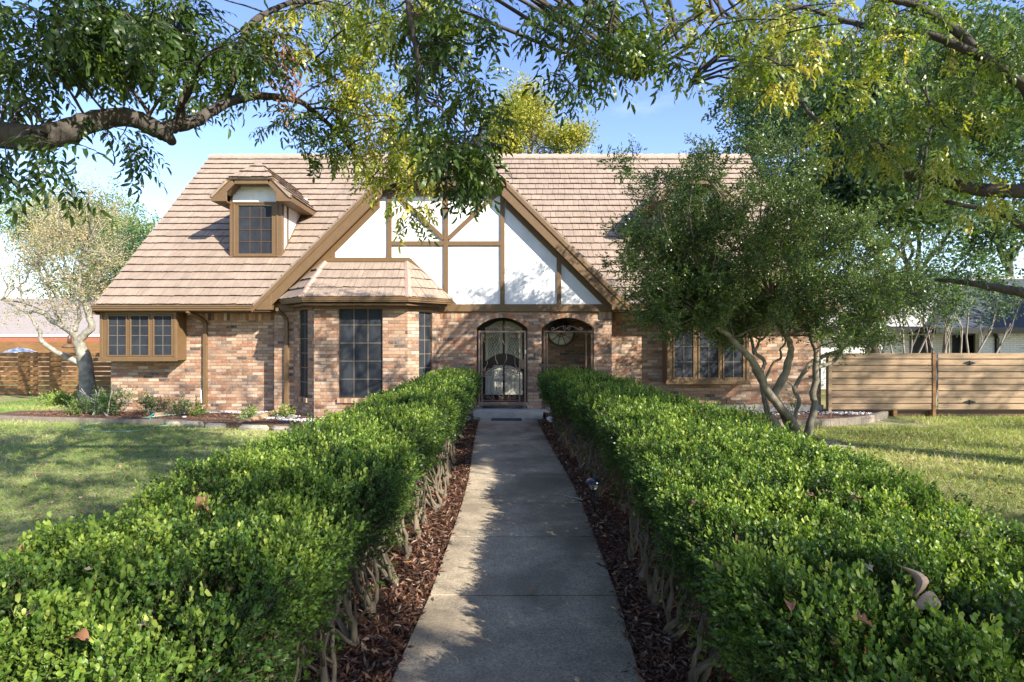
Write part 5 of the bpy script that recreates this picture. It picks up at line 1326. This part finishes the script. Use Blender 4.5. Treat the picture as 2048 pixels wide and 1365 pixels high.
# --- left pecan
tl = thing('pecan_tree', 'large overhanging pecan reaching in from the left with a thick dark crooked limb', 'tree', (-6.8, 3.4, 0))
rl = random.Random(31); nl = np.random.default_rng(31); hubsL = []
mb = MB(); limb(mb, [(-6.8, 3.4, -.1), (-6.75, 3.4, .6), (-6.6, 3.5, 1.8), (-6.3, 3.6, 3.0), (-5.6, 3.7, 4.0), (-4.2, 3.9, 4.9), (-2.4, 4.1, 5.4)], [.42, .34, .30, .28, .22, .17, .12], 14, 5, .02)
p, q = smooth_pts([(-6.4, 3.6, 2.7), (-5.4, 3.8, 3.2), P(-60, 268, 4.3), P(60, 278, 4.35), P(120, 268, 4.4), P(180, 245, 4.5), P(255, 236, 4.6), P(300, 252, 4.7), P(332, 270, 4.8)], [.2, .14, .105, .10, .09, .078, .072, .07, .07], 6, .006); mb.tube(p, q, 12); hubsL += p[14:]
limb(mb, [P(318, 262, 4.78), P(335, 274, 4.8), P(344, 286, 4.8)], [.07, .055, .035], 10, 4, .004)
p = limb(mb, [P(325, 262, 4.8), P(350, 252, 4.9), P(385, 245, 5.0), P(420, 225, 5.2), P(460, 203, 5.4), P(510, 193, 5.7), P(560, 196, 5.9), P(600, 205, 6.1), P(650, 242, 6.4), P(690, 285, 6.7), P(725, 330, 6.9), P(775, 385, 7.1)], [.062, .055, .052, .048, .044, .040, .036, .030, .024, .020, .015, .008], 10, 5, .006); hubsL += p
p = limb(mb, [P(358, 250, 4.9), P(362, 222, 4.9), P(368, 195, 4.95), P(372, 160, 5.0), P(350, 120, 5.0), P(362, 60, 5.1)], [.05, .038, .034, .03, .024, .018], 8, 4, .006); hubsL += p
p = limb(mb, [P(300, 245, 4.7), P(290, 215, 4.7), P(268, 185, 4.7), P(245, 150, 4.6), P(235, 100, 4.6)], [.02, .017, .014, .011, .008], 6, 4, .006); hubsL += p
p = limb(mb, [P(455, 205, 5.4), P(470, 130, 5.5), P(500, 55, 5.6), P(535, 28, 5.8), P(580, 8, 6.0), P(650, 10, 6.4), P(720, 60, 6.8)], [.03, .028, .034, .03, .024, .018, .01], 8, 4, .008); hubsL += p
p = limb(mb, [P(535, 30, 5.8), P(600, 90, 6.2), P(660, 150, 6.6), P(740, 220, 7.0), P(800, 300, 7.1)], [.014, .013, .012, .010, .006], 6, 4, .01); hubsL += p
# high limb above the frame with hanging switches
p = limb(mb, [(-4.2, 3.9, 4.9), (-2.6, 4.3, 5.1), (-1.2, 4.5, 5.0), (-.2, 4.6, 4.9), (.7, 4.7, 5.0), (1.6, 4.8, 5.1)], [.14, .11, .09, .07, .05, .03], 8, 4, .02); hubsL += p
hk = p
p = limb(mb, [(-.85, 4.5, 4.97), P(812, -40, 4.5), P(815, 0, 4.45), P(825, 60, 4.45), P(838, 140, 4.5), P(833, 200, 4.5), P(840, 250, 4.55), P(860, 300, 4.6), P(890, 345, 4.6)], [.03, .027, .025, .022, .018, .015, .012, .009, .005], 7, 4, .004); hubsL += p*2
p = limb(mb, [P(829, 130, 4.5), P(845, 190, 4.6), P(880, 220, 4.6), P(925, 250, 4.6), P(960, 300, 4.7)], [.012, .011, .009, .007, .004], 5, 4, .006); hubsL += p
p = limb(mb, [P(1125, -60, 4.6), P(1124, 0, 4.5), P(1122, 60, 4.5), P(1120, 120, 4.6)], [.014, .012, .009, .005], 5, 4, .006); hubsL += p
p = limb(mb, [P(1190, -60, 4.6), P(1180, 0, 4.5), P(1165, 50, 4.5), P(1130, 120, 4.6)], [.014, .012, .009, .005], 5, 4, .006); hubsL += p
p = limb(mb, [P(1250, -60, 4.8), P(1230, 10, 4.8), P(1215, 70, 4.9)], [.012, .009, .005], 5, 4, .006); hubsL += p
mb.build('trunk', M['barkP'], tl)
fmL = FM(); twL = MB()
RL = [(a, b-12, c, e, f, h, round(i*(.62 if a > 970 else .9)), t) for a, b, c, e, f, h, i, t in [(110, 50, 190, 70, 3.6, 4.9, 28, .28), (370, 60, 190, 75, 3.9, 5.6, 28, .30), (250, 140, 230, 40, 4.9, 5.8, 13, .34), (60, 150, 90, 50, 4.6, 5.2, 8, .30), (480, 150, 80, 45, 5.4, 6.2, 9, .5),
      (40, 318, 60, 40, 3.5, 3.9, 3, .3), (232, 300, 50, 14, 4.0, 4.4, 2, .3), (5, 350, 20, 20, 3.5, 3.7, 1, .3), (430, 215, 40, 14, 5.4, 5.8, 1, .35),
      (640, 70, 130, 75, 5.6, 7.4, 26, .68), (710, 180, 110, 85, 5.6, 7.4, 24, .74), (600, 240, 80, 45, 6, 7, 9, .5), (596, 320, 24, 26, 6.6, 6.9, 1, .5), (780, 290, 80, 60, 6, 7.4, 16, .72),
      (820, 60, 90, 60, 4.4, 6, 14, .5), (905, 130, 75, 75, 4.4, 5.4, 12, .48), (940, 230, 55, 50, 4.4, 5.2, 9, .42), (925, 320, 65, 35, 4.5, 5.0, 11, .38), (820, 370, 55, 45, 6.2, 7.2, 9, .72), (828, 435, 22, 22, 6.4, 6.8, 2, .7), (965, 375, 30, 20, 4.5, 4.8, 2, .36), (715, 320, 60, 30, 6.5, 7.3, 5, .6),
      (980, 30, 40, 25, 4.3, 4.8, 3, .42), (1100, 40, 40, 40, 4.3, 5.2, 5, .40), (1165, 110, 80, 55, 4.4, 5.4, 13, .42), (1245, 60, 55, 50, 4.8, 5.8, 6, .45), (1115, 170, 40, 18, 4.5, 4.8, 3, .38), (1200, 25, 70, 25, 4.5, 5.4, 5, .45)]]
regions([(a, b, c, e, f, h, round(i*(1.75 if a < 520 and b < 200 else 1.55)), t+(.10 if t > .6 else 0)) for a, b, c, e, f, h, i, t in RL], fmL, twL, hubsL, rl, nl, sc=.85)  # leaf tone per region carries light: shaded left clumps darker, sunlit middle brighter
# parts of the crown above the picture, which throw the dappled shade
LIT = [(-.52, 4.9, .42, .26), (-.50, 3.6, .38, .30), (-.58, 4.3, .2, .16), (-.5, 2.9, .25, .15), (-.55, 5.7, .2, .15), (-3.4, 3.2, .4, .3), (-2.9, 5.6, .5, .3), (-3.3, 6.6, .5, .4), (1.0, 5.2, .4, .25), (.1, 7.4, .4, .25), (.6, 3.2, .3, .2), (-.5, 6.3, .25, .3), (-.5, 7.6, .2, .2), (.15, 5.6, .22, .1), (.35, 8.4, .3, .15),
       (-2.55, 2.85, .35, .22), (-2.9, 4.4, .35, .25), (-2.4, 5.4, .55, .4), (-2.2, 7.2, .45, .35), (-2.1, 9.4, .4, .7), (-2.2, 12.4, .5, 1.4), (-3.4, 3.4, .3, .2),
       (-.4, 4.9+.1, .2, .2), (-.3, 6.9, .4, .3), (-.6, 8.0, .4, .25), (.2, 5.6, .25, .15), (-.6, 11.0, .4, .8), (.45, 4.0, .3, .14), (-.35, 2.9, .2, .12), (.6, 6.2, .35, .2), (.9, 7.4, .3, .15),
       (-5.6, 10.4, .7, .35), (-8.6, 10.2, 1.6, .35), (-7.6, 9.2, .7, .25), (-3.4, 8.6, .5, .2), (-4.6, 7.2, .35, .16), (-9.5, 11.6, 2.2, .5), (-5.4, 11.6, 1.1, .3), (-3.5, 5.8, .3, .2), (-6.3, 6.2, .4, .2)]
def shade_at(gx, gy, r):
    if r.random() < .06: return 0
    for a, b, c, e in LIT:
        if ((gx-a)/(c*.9+.34))**2+((gy-b)/(e*.9+.30))**2 < 1: return 0
    if gx > 1.6 and gy < 13.3:                                   # right lawn: long streaks
        s = math.sin(gy*2.5+.5*math.sin(gx*.9)+.25*gx)+.7*math.sin(gy*5.1+gx*.8)
        return .85 if s > (.62 if gy > 6 else .1) else .0
    if gy > 11.5 and -1 < gx < 6: return .04
    if gy > 13.3 and gx < -6.5: return .85 if math.sin(gx*3.3-gy*1.3)+.6*math.sin(gx*5.1+gy*2.1) > .1 else 0
    if gy > 13.3:                                                # what would fall on walls and fence
        s = math.sin(gx*2.1-gy*1.1)+.8*math.sin(gx*3.7+gy*2.9+1)
        if gx > 6: return .8 if s > .1 else 0
        return (.6 if s > .45 else .0) if (-9.8 < gx < 1.0 or gx > 5) else .35
    if gy > 12.2 and gx < -1.5: return .06
    if gy > 9.6 and gx < -1.5: return .25
    return .97
def overhead(x0, x1, y0_, y1_, cnt, r, nr_):
    for _ in range(cnt):
        gx, gy = r.uniform(x0, x1), r.uniform(y0_, y1_)
        if r.random() > shade_at(gx, gy, r): continue
        k = max((.447*gy+1.55)*1.0, 6.3)+r.uniform(0, 2.2)
        c = Vector((gx+SUN.x/SUN.z*.83*k, gy+SUN.y/SUN.z*.83*k, .83*k))
        if gy > 13.2: c.z += .0
        left = c.x < 1.2 and c.y < 3
        pecan(fmL if left else fmR, twL if left else twR, hubsL if left else hubsR, c, .36, 14, .5, r, nr_, PECC, 1.25, .15, 1.4)
mb = MB()
for e in ((-3.5, -.5, 6.6), (0, 0, 6.9), (-2, -3, 6.4), (-6, -1, 6.8)):
    p = limb(mb, [(-5.9, 3.65, 3.7), Vector((-5.6, 2.5, 5.0)).lerp(Vector(e), .2), Vector((-5.6, 2.5, 5.6)).lerp(Vector(e), .65), e], [.15, .12, .08, .04], 8, 5, .03); hubsL += p[6:]
mb.build('limb', M['barkP'], tl)
mb = MB()   # withered cluster
fmd = FM(); c = np.array(P(572, 150, 5.7)); N = 260
pp = c[None]+nl.normal(0, 1, (N, 3))*np.array([.09, .08, .17]); t4 = leaf4(1, .35, .3)
fmd.inst((t4[0], t4[1], np.zeros(4)), pp, nl.normal(size=(N, 3))+np.array([0, 0, -1.]), rand_unit(N), nl.uniform(.04, .09, N), nl.uniform(.2, .45, N))
o = fmd.build('withered_cluster', M['dead'], tl); o['kind'] = 'stuff'
# --- right pecan
tr_ = thing('pecan_tree', 'large pecan reaching in from the right with long arching limbs and yellowing leaves', 'tree', (10.2, 6.6, 0))
rr_ = random.Random(41); nr2 = np.random.default_rng(41); hubsR = []
mb = MB(); limb(mb, [(10.2, 6.6, -.1), (10.15, 6.6, .7), (10.0, 6.6, 2.0), (9.8, 6.6, 3.2), (9.6, 6.4, 4.6), (9.2, 5.6, 6.2), (8.6, 4.4, 7.6)], [.46, .36, .32, .30, .26, .2, .13], 14, 5, .02)
p = limb(mb, [(9.8, 6.6, 3.3), (8.2, 6.9, 3.6), P(2070, 384, 7.1), P(2000, 382, 7.2), P(1927, 376, 7.3), P(1888, 360, 7.35), P(1822, 352, 7.5), P(1773, 321, 7.6), P(1747, 299, 7.7), P(1712, 281, 7.8), P(1668, 268, 7.9), P(1628, 237, 8.0), P(1597, 198, 8.1), P(1571, 163, 8.2), P(1536, 130, 8.3)], [.16, .12, .085, .082, .078, .072, .062, .054, .047, .042, .036, .026, .02, .014, .008], 10, 5, .008); hubsR += p[8:]
p = limb(mb, [(9.6, 6.4, 4.6), P(2160, 230, 6.9), P(2048, 170, 6.9), P(2011, 143, 6.9), P(1953, 110, 7.0), P(1910, 90, 7.0), P(1844, 66, 7.1), P(1756, 57, 7.2), P(1694, 44, 7.3), P(1637, 26, 7.4), P(1593, 15, 7.4), P(1540, 38, 7.3), P(1500, 62, 7.2), P(1448, 100, 7.1), P(1400, 140, 7.0), P(1370, 190, 7.0)], [.14, .09, .072, .068, .056, .048, .044, .040, .034, .028, .024, .018, .015, .012, .009, .004], 10, 5, .008); hubsR += p[8:]
p = limb(mb, [P(1945, 100, 7.0), P(1930, 75, 7.0), P(1870, 35, 7.0), P(1822, 9, 7.0), P(1756, -5, 7.0), P(1690, -30, 7.0)], [.05, .052, .05, .046, .04, .03], 9, 4, .006); hubsR += p
p = limb(mb, [P(1600, 15, 7.4), P(1560, 20, 7.4), P(1500, 35, 7.3), P(1430, 40, 7.2), P(1370, 70, 7.0), P(1310, 110, 6.9), P(1275, 160, 6.8)], [.02, .018, .015, .013, .010, .007, .003], 6, 4, .008); hubsR += p
p = limb(mb, [P(1480, 70, 7.2), P(1420, 100, 7.1), P(1350, 115, 7.0), P(1290, 130, 6.9), P(1268, 145, 6.9)], [.012, .010, .008, .006, .003], 5, 4, .008); hubsR += p
p = limb(mb, [(9.7, 6.6, 3.0), P(2150, 600, 8.6), P(2048, 588, 8.6), P(1993, 576, 8.7), P(1931, 566, 8.8), P(1870, 560, 8.9)], [.14, .09, .072, .062, .046, .02], 9, 4, .008); hubsR += p[8:]
p = limb(mb, [(9.7, 6.6, 3.2), P(2140, 500, 8.2), P(2048, 455, 8.2), P(1997, 424, 8.3), P(1931, 413, 8.4), P(1857, 398, 8.5), P(1790, 420, 8.6)], [.12, .07, .05, .042, .034, .026, .012], 8, 4, .008); hubsR += p[8:]
p = limb(mb, [P(1950, 185, 6.95), P(1920, 210, 7.1), P(1885, 235, 7.2), P(1860, 260, 7.3)], [.022, .020, .016, .01], 6, 4, .008); hubsR += p
mb.build('trunk', M['barkP'], tr_)
fmR = FM(); twR = MB()
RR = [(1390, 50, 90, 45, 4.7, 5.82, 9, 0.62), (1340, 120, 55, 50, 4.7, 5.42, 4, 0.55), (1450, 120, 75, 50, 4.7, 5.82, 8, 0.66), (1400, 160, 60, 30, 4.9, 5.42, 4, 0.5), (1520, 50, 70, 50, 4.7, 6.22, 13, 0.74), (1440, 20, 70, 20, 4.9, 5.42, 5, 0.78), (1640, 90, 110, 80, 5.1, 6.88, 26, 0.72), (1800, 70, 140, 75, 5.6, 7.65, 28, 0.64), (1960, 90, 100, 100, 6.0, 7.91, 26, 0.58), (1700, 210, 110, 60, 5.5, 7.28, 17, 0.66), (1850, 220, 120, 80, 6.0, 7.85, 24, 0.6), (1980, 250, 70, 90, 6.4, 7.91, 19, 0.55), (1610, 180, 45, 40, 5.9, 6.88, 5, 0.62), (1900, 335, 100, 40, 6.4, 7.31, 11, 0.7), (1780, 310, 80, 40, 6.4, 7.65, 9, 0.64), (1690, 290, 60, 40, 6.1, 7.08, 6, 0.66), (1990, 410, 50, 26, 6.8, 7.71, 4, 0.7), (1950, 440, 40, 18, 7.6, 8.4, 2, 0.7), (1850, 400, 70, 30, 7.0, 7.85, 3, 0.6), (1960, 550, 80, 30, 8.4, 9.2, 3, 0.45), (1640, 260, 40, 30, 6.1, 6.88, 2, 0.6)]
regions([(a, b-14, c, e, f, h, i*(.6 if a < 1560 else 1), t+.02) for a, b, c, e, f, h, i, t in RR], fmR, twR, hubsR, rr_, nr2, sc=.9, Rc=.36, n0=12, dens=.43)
mb = MB()
for e in ((6.5, 1.0, 7.2), (4.5, -1.5, 7.0), (7, -3, 7.4), (10, -1, 7.6), (12.5, 1.5, 7.8), (4.2, 2.0, 6.6), (13.5, -3, 7.4), (12, 5, 7.5)):
    p = limb(mb, [(9.2, 5.6, 6.2), Vector((9.0, 5, 6.6)).lerp(Vector(e), .35), Vector((9, 4.5, 7.2)).lerp(Vector(e), .7), e], [.14, .11, .07, .03], 8, 5, .03); hubsR += p[6:]
mb.build('limb', M['barkP'], tr_)
ro_ = random.Random(6)
overhead(-13, 3, .5, 13, 620, ro_, nr2); overhead(-1.0, .2, 1.5, 11, 130, ro_, nr2); overhead(3, 13, 2.5, 13.3, 330, ro_, nr2); overhead(-11, 14, 13.3, 16.6, 260, ro_, nr2)
for _ in range(16): pecan(fmR, twR, hubsR, Vector((ro_.uniform(4.1, 6.6), ro_.uniform(8.9, 10.2), ro_.uniform(6.3, 7.6))), .45, 20, .5, ro_, nr2, PECC, 1.3, .2, 1.5)
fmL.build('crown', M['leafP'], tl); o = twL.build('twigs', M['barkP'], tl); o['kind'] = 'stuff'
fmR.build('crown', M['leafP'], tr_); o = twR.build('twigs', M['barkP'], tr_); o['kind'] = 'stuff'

# ================================================================ background trees
BGL = leaf4(1, .55, .1); BT = (BGL[0], BGL[1], np.zeros(4))
def clusterT(seed, n=14):
    r = random.Random(seed); parts = []
    for k in range(n):
        v, f = leaf4(.30, .16, .1, .5); M3 = rotm('Z', r.uniform(0, 6.28)) @ rotm('Y', r.uniform(-1.2, 1.2)) @ rotm('X', r.uniform(-1, 1))
        v = v @ M3.T+np.array([r.gauss(0, .34), r.gauss(0, .34), r.gauss(0, .3)]); parts.append((v, f, r.uniform(-.12, .12)))
    return compose(parts)
CT = [clusterT(i) for i in range(5)]
def bgtree(label, base, h, lean, crownr, stops, ncl, lsc, seed, name='broadleaf_tree', r0=.25, depth=3, group=None, bark=None, trans=.3, csp=1.0, clear=.3, spread=.75):
    r = random.Random(seed); nr_ = np.random.default_rng(seed); t = thing(name, label, 'tree', base, group); mb = MB(); tips = []
    b = Vector(base); top = b+Vector(lean)+Vector((0, 0, h*clear))
    pts, rad = smooth_pts([b+Vector((0, 0, -.1)), b.lerp(top, .5)+Vector((r.uniform(-.1, .1), 0, 0)), top], [r0, r0*.8, r0*.6], 4, .02); mb.tube(pts, rad, 9)
    for k in range(4):
        a = k*1.6+r.uniform(-.4, .4); d = Vector((math.cos(a)*crownr, math.sin(a)*crownr, h*(1-clear)*.8)); branch(mb, top-Vector((0, 0, r.uniform(0, .4))), d, h*(1-clear)*.36, r0*.45, depth, r, tips, spread, 6, .35)
    mb.build('trunk', bark or M['barkP'], t)
    fm = FM(); tp = np.array([p for p, d in tips]); N = ncl; idx = nr_.integers(0, len(tp), N)
    pos = tp[idx]+nr_.normal(0, 1, (N, 3))*np.array([.42, .42, .34])*csp*crownr*.34
    tone = .5+.25*np.sin(idx*1.7)+nr_.normal(0, .12, N)+.12*(pos[:, 2]-b.z-h*.6)/h
    for j, tm in enumerate(CT):
        mm = (np.arange(N) % 5) == j; fm.inst(tm, pos[mm], rand_unit(mm.sum()), rand_unit(mm.sum()), lsc*nr_.uniform(.7, 1.3, mm.sum()), tone[mm])
    fm.build('crown', mat_leaf('leaf_'+name+str(seed), stops, .5, trans, .3), t); return t
OAK = [(0, (.022, .048, .026)), (.4, (.052, .098, .044)), (.75, (.09, .15, .055)), (1, (.17, .23, .08))]
YEL = [(0, (.10, .13, .03)), (.5, (.26, .28, .045)), (.8, (.42, .38, .05)), (1, (.50, .34, .06))]
TAN = [(0, (.20, .24, .12)), (.4, (.36, .34, .22)), (.7, (.56, .40, .26)), (1, (.66, .46, .34))]
LGR = [(0, (.05, .09, .02)), (.5, (.12, .18, .045)), (1, (.26, .31, .09))]
bgtree('yellow leaved tree showing above the middle of the roof ridge', (.6, 29, 0), 14.8, (.1, 0, 0), 2.5, YEL, 2000, .45, 3, name='yellow_tree', csp=1.1, clear=.72, spread=.95)
for k, (x_, y_, h, cr_s, lb) in enumerate([(13.8, 22, 10.5, 3.8, 'dark evergreen oak right of the roof end, behind the crooked tree'), (18.0, 26, 16, 4.6, 'tall blue green oak behind the neighbouring house, left one'), (24, 28, 19, 5.2, 'tall oak behind the grey neighbouring roof, at the right edge'), (14.2, 31, 17, 4.0, 'tall oak rising behind the end of the roof ridge'), (24, 18.5, 7.5, 3.4, 'rounded green tree above the neighbour\'s dark porch roof')]):
    bgtree(lb, (x_, y_, 0), h, (.2, 0, 0), cr_s, OAK, 2700 if k < 4 else 2000, .68, 50+k, name='oak_tree', group='green trees beyond the right fence')
# bare stemmed crape myrtles behind the right fence
M['barkC'] = mat_bark('smooth_pale_bark', (.33, .29, .24), (.24, .21, .18), 8, .3, .2)
cm_lab = ['bare stemmed crape myrtle behind the fence, just left of the dark post', 'bare stemmed crape myrtle directly behind the dark post', 'crape myrtle with leaning pale stems in front of the dark porch roof', 'thin crape myrtle between the crooked tree and the dark post']
for k, px_ in enumerate((1810, 1878, 1915, 1745)):
    r = random.Random(70+k); c = Vector((X(px_, 17+k*.4), 17+k*.4, 0)); t = thing('crape_myrtle', cm_lab[k], 'small tree', tuple(c), 'crape myrtles behind the right fence'); fm = FM(); nr_ = np.random.default_rng(k+5)
    for s_ in range(5):
        mb = MB(); tips = []; e = c+Vector((r.uniform(-.9, .9)+(.8 if k == 2 else 0), r.uniform(-.4, .4), 2.6+r.uniform(-.3, .3))); pts = crooked(c+Vector((r.uniform(-.2, .2), r.uniform(-.1, .1), 0)), e, r, 6, .08); mb.tube(pts, [.045*(1-.6*i/6) for i in range(7)], 6, cap=False)
        for _ in range(3): branch(mb, pts[r.choice((4, 5, 6))], e-c+Vector((r.uniform(-1, 1), r.uniform(-1, 1), 0)), 1.0, .02, 1, r, tips, .5, 4, .2)
        mb.build('stem', M['barkC'], t)
        tp = np.array([p for p, d in tips]); N = 45; pos = tp[nr_.integers(0, len(tp), N)]+nr_.normal(0, .28, (N, 3))
        fm.inst(CT[s_ % 5], pos, rand_unit(N), rand_unit(N), .34*nr_.uniform(.6, 1.2, N), nr_.uniform(.2, .8, N))
    fm.build('crown', mat_leaf('leaf_crape%d' % k, OAK, .5, .3, .3), t)
# left tree with pale trunk, tan seed heads
tt = thing('pale_barked_tree', 'pale barked tree with thinning tan foliage at the left corner of the house', 'tree', (-12.4, 17, 0)); rt = random.Random(12); nt_ = np.random.default_rng(12)
M['barkT'] = mat_bark('pale_bark', (.38, .35, .29), (.20, .19, .15), 7, .5, .4)
YT = 16.6; mb = MB(); hubsT = []
def pz(l): return [P(x/5.6875, 590+y/5.6875, YT) for x, y in l]
limb(mb, pz([(1010, 1230), (1000, 1080), (985, 900), (960, 720), (910, 600), (890, 540)]), [.26, .21, .19, .175, .15, .13], 12, 4, .01)
hubsT += limb(mb, pz([(890, 560), (920, 500), (990, 430), (1040, 370), (1020, 260), (980, 140), (930, 20), (900, -160), (920, -380), (960, -560)]), [.12, .105, .10, .095, .085, .075, .065, .05, .035, .02], 9, 4, .012)
hubsT += limb(mb, pz([(890, 560), (870, 480), (800, 420), (700, 350), (600, 300), (500, 220), (400, 190), (300, 205), (150, 120), (20, 60)]), [.11, .10, .085, .08, .07, .06, .05, .04, .03, .02], 9, 4, .012)
hubsT += limb(mb, pz([(950, 800), (880, 770), (760, 710), (640, 650), (520, 570), (460, 500), (450, 420), (380, 300), (300, 150), (220, -60)]), [.09, .085, .08, .07, .065, .06, .05, .04, .03, .02], 9, 4, .012)
hubsT += limb(mb, pz([(860, 420), (870, 330), (900, 240), (860, 60), (820, -100), (760, -300), (700, -500), (720, -700)]), [.06, .055, .05, .045, .04, .035, .03, .02], 8, 4, .012)
hubsT += limb(mb, pz([(700, 350), (620, 180), (560, 0), (480, -160), (430, -340)]), [.05, .045, .04, .03, .02], 7, 4, .012)
mb.build('trunk', M['barkT'], tt)
tw = MB(); fm = FM(); SPT = [sprig(i+80, 6, .055, .34, True, False) for i in range(3)]
crT = [(120, 430, 70, 40, 6), (60, 480, 60, 40, 6), (170, 400, 50, 25, 4), (210, 430, 30, 40, 3), (130, 490, 90, 40, 8), (210, 500, 50, 40, 5), (60, 560, 60, 40, 5), (150, 560, 80, 40, 7), (80, 610, 80, 30, 3), (170, 610, 40, 20, 2), (120, 390, 10, 10, 1), (30, 520, 40, 30, 3)]
clump_tree(crT, 15.4, 18, hubsT, tw, fm, SPT, rt, nt_, 7, 9, .8, sc=1.0, twr=.011)
fm.build('crown', mat_leaf('tan_foliage', TAN, .6, .35, .2), tt); o = tw.build('twigs', M['barkT'], tt); o['kind'] = 'stuff'
bgtree('light green tree behind the pale roof at the far left', (-29, 38, 0), 12.5, (0, 0, 0), 5.4, LGR, 2200, .55, 91, name='green_tree', group='green trees beyond the left fence')
bgtree('light green tree between the pale roof and the house corner', (-22, 36, 0), 9.2, (0, 0, 0), 4.0, LGR, 1400, .5, 92, name='green_tree', group='green trees beyond the left fence')
bgtree('distant green tree showing just above the left slope of the roof', (-20.6, 32, 0), 9.6, (0, 0, 0), 1.9, OAK, 700, .45, 93, name='green_tree', group='green trees beyond the left fence')
# lamp-like bird feeder hanging in the pale tree
bfd = thing('bird_feeder', 'bell shaped dark bird feeder hanging from the pale barked tree', 'bird feeder', tuple(P(137, 695, 16.2)))
c = P(137, 697, 16.2); mb = MB(); mb.lathe(c, [(.0, .03), (.14, .0), (.17, .03), (.12, .09), (.05, .13), (0, .14)], 16); mb.build('hood', M['soffit'], bfd)
mb = MB(); mb.lathe(c+Vector((.03, 0, .13)), [(.0, 0), (.05, 0), (.05, .22), (0, .25)], 12); mb.build('tube', M['iron'], bfd)
mb = MB(); mb.tube([c+Vector((.03, 0, .36)), c+Vector((.05, 0, .62))], .008, 5); mb.build('hanger', M['iron'], bfd)
# far hedge of woods that closes the view at the horizon
fm = FM(); N = 15000; x = NR.uniform(-60, 60, N); y = NR.uniform(42, 48, N); z = NR.random(N)*(3.4+.8*np.sin(x*.5)+.6*np.sin(x*1.3))
for j, tm in enumerate(CT):
    mm = (np.arange(N) % 5) == j; fm.inst(tm, np.stack([x, y, z], 1)[mm], rand_unit(mm.sum()), rand_unit(mm.sum()), 1.3, NR.random(mm.sum())*.7)
tag(fm.build('distant_woods', mat_leaf('woods_leaf', OAK, .6, .3, .2)), 'distant belt of trees closing the horizon', 'trees', kind='stuff')

# ================================================================ shrubs in the left bed
def shrub(label, c, w_, h, n, stops, seed, lsz=.055, group='shrubs in the left flower bed', stick=0, name='shrub'):
    r = random.Random(seed); nr_ = np.random.default_rng(seed); t = thing(name, label, 'shrub', tuple(c), group); mb = MB(); fm = FM()
    T_ = [sprig(seed*3+i, 7, lsz, lsz*3, True, False) for i in range(3)]
    c = Vector(c)
    for k in range(max(7, int(w_*14))):
        e = c+Vector((r.gauss(0, w_*.42), r.gauss(0, w_*.28), h*r.uniform(.45, 1.0))); pts = crooked(c+Vector((r.uniform(-.06, .06), r.uniform(-.06, .06), 0)), e, r, 5, .12); mb.tube(pts, [.010, .009, .007, .006, .005, .003], 4, cap=False)
        N = n; tt_ = nr_.uniform(.35, 1.05, N); pos = np.array([pts[min(5, int(q*5))] for q in np.minimum(tt_, .99)])+nr_.normal(0, .06, (N, 3)); pos[:, 2] = np.maximum(pos[:, 2], c.z+.03)
        d = nr_.normal(0, .8, (N, 3))+np.array([0, 0, .5])
        for j, tm in enumerate(T_):
            mm = (np.arange(N) % 3) == j; fm.inst(tm, pos[mm], d[mm], rand_unit(mm.sum()), nr_.uniform(.7, 1.2, mm.sum()), r.uniform(.3, .7)+nr_.normal(0, .12, mm.sum()))
    for k in range(stick):
        e = c+Vector((r.uniform(-w_*.6, w_*.5), -.1, h*r.uniform(.9, 1.35))); mb.tube(crooked(c+Vector((r.uniform(-.2, .2), -.1, 0)), e, r, 5, .1), [.014, .013, .012, .010, .009, .006], 5, cap=False)
    mb.build('stem', M['barkT'], t); fm.build('foliage', mat_leaf('leaf_'+name+str(seed), stops, .45, .3, .35), t)
SG = [(0, (.03, .06, .02)), (.5, (.07, .13, .04)), (1, (.17, .22, .09))]; BGN = [(0, (.10, .17, .03)), (1, (.28, .36, .08))]
shrub('largest leafy shrub at the house corner with bare pale canes', (X(200, 13.2), 13.3, .1), .85, .66, 26, SG, 1, .055, stick=5)
shrub('light green shrub at the left end of the flower bed', (X(165, 13.6), 13.5, .05), .45, .50, 20, LGR, 2, .05)
shrub('small dark shrub left of the three small ones by the wall', (X(285, 13.2), 13.4, .1), .34, .48, 20, SG, 3, .045)
shrub('low reddish green shrub between the two darker ones', (X(320, 13.4), 13.5, .1), .26, .34, 16, [(0, (.08, .05, .03)), (1, (.16, .15, .07))], 4, .04)
shrub('small dark shrub just left of the short downspout extension', (X(352, 13.2), 13.35, .1), .34, .42, 20, SG, 5, .045)
shrub('low bright ground plant beyond the bed near the slatted fence', (X(120, 16.4), 16.4, 0), .9, .22, 16, BGN, 6, .07)
for k, (px_, py_, lb) in enumerate([(397, 832, 'bright yellow green weed right of the sprinkler'), (500, 838, 'bright weed between limestone and wall'), (567, 836, 'bright weed right of the long downspout extension')]):
    c = G(px_, py_, .11); shrub(lb, c, .12, .16, 9, BGN, 30+k, .05, 'bright weeds in the left bed', name='weed')
shrub('thin airy shrub against the foundation behind the crooked tree', (X(1590, 13.5), 13.5, .1), .5, .75, 8, LGR, 8, .035, None)
shrub('small reddish plant behind the far end of the right hedge', (X(1405, 11.6), 11.6, 0), .3, .72, 8, [(0, (.10, .07, .03)), (1, (.2, .22, .07))], 9, .03, None)
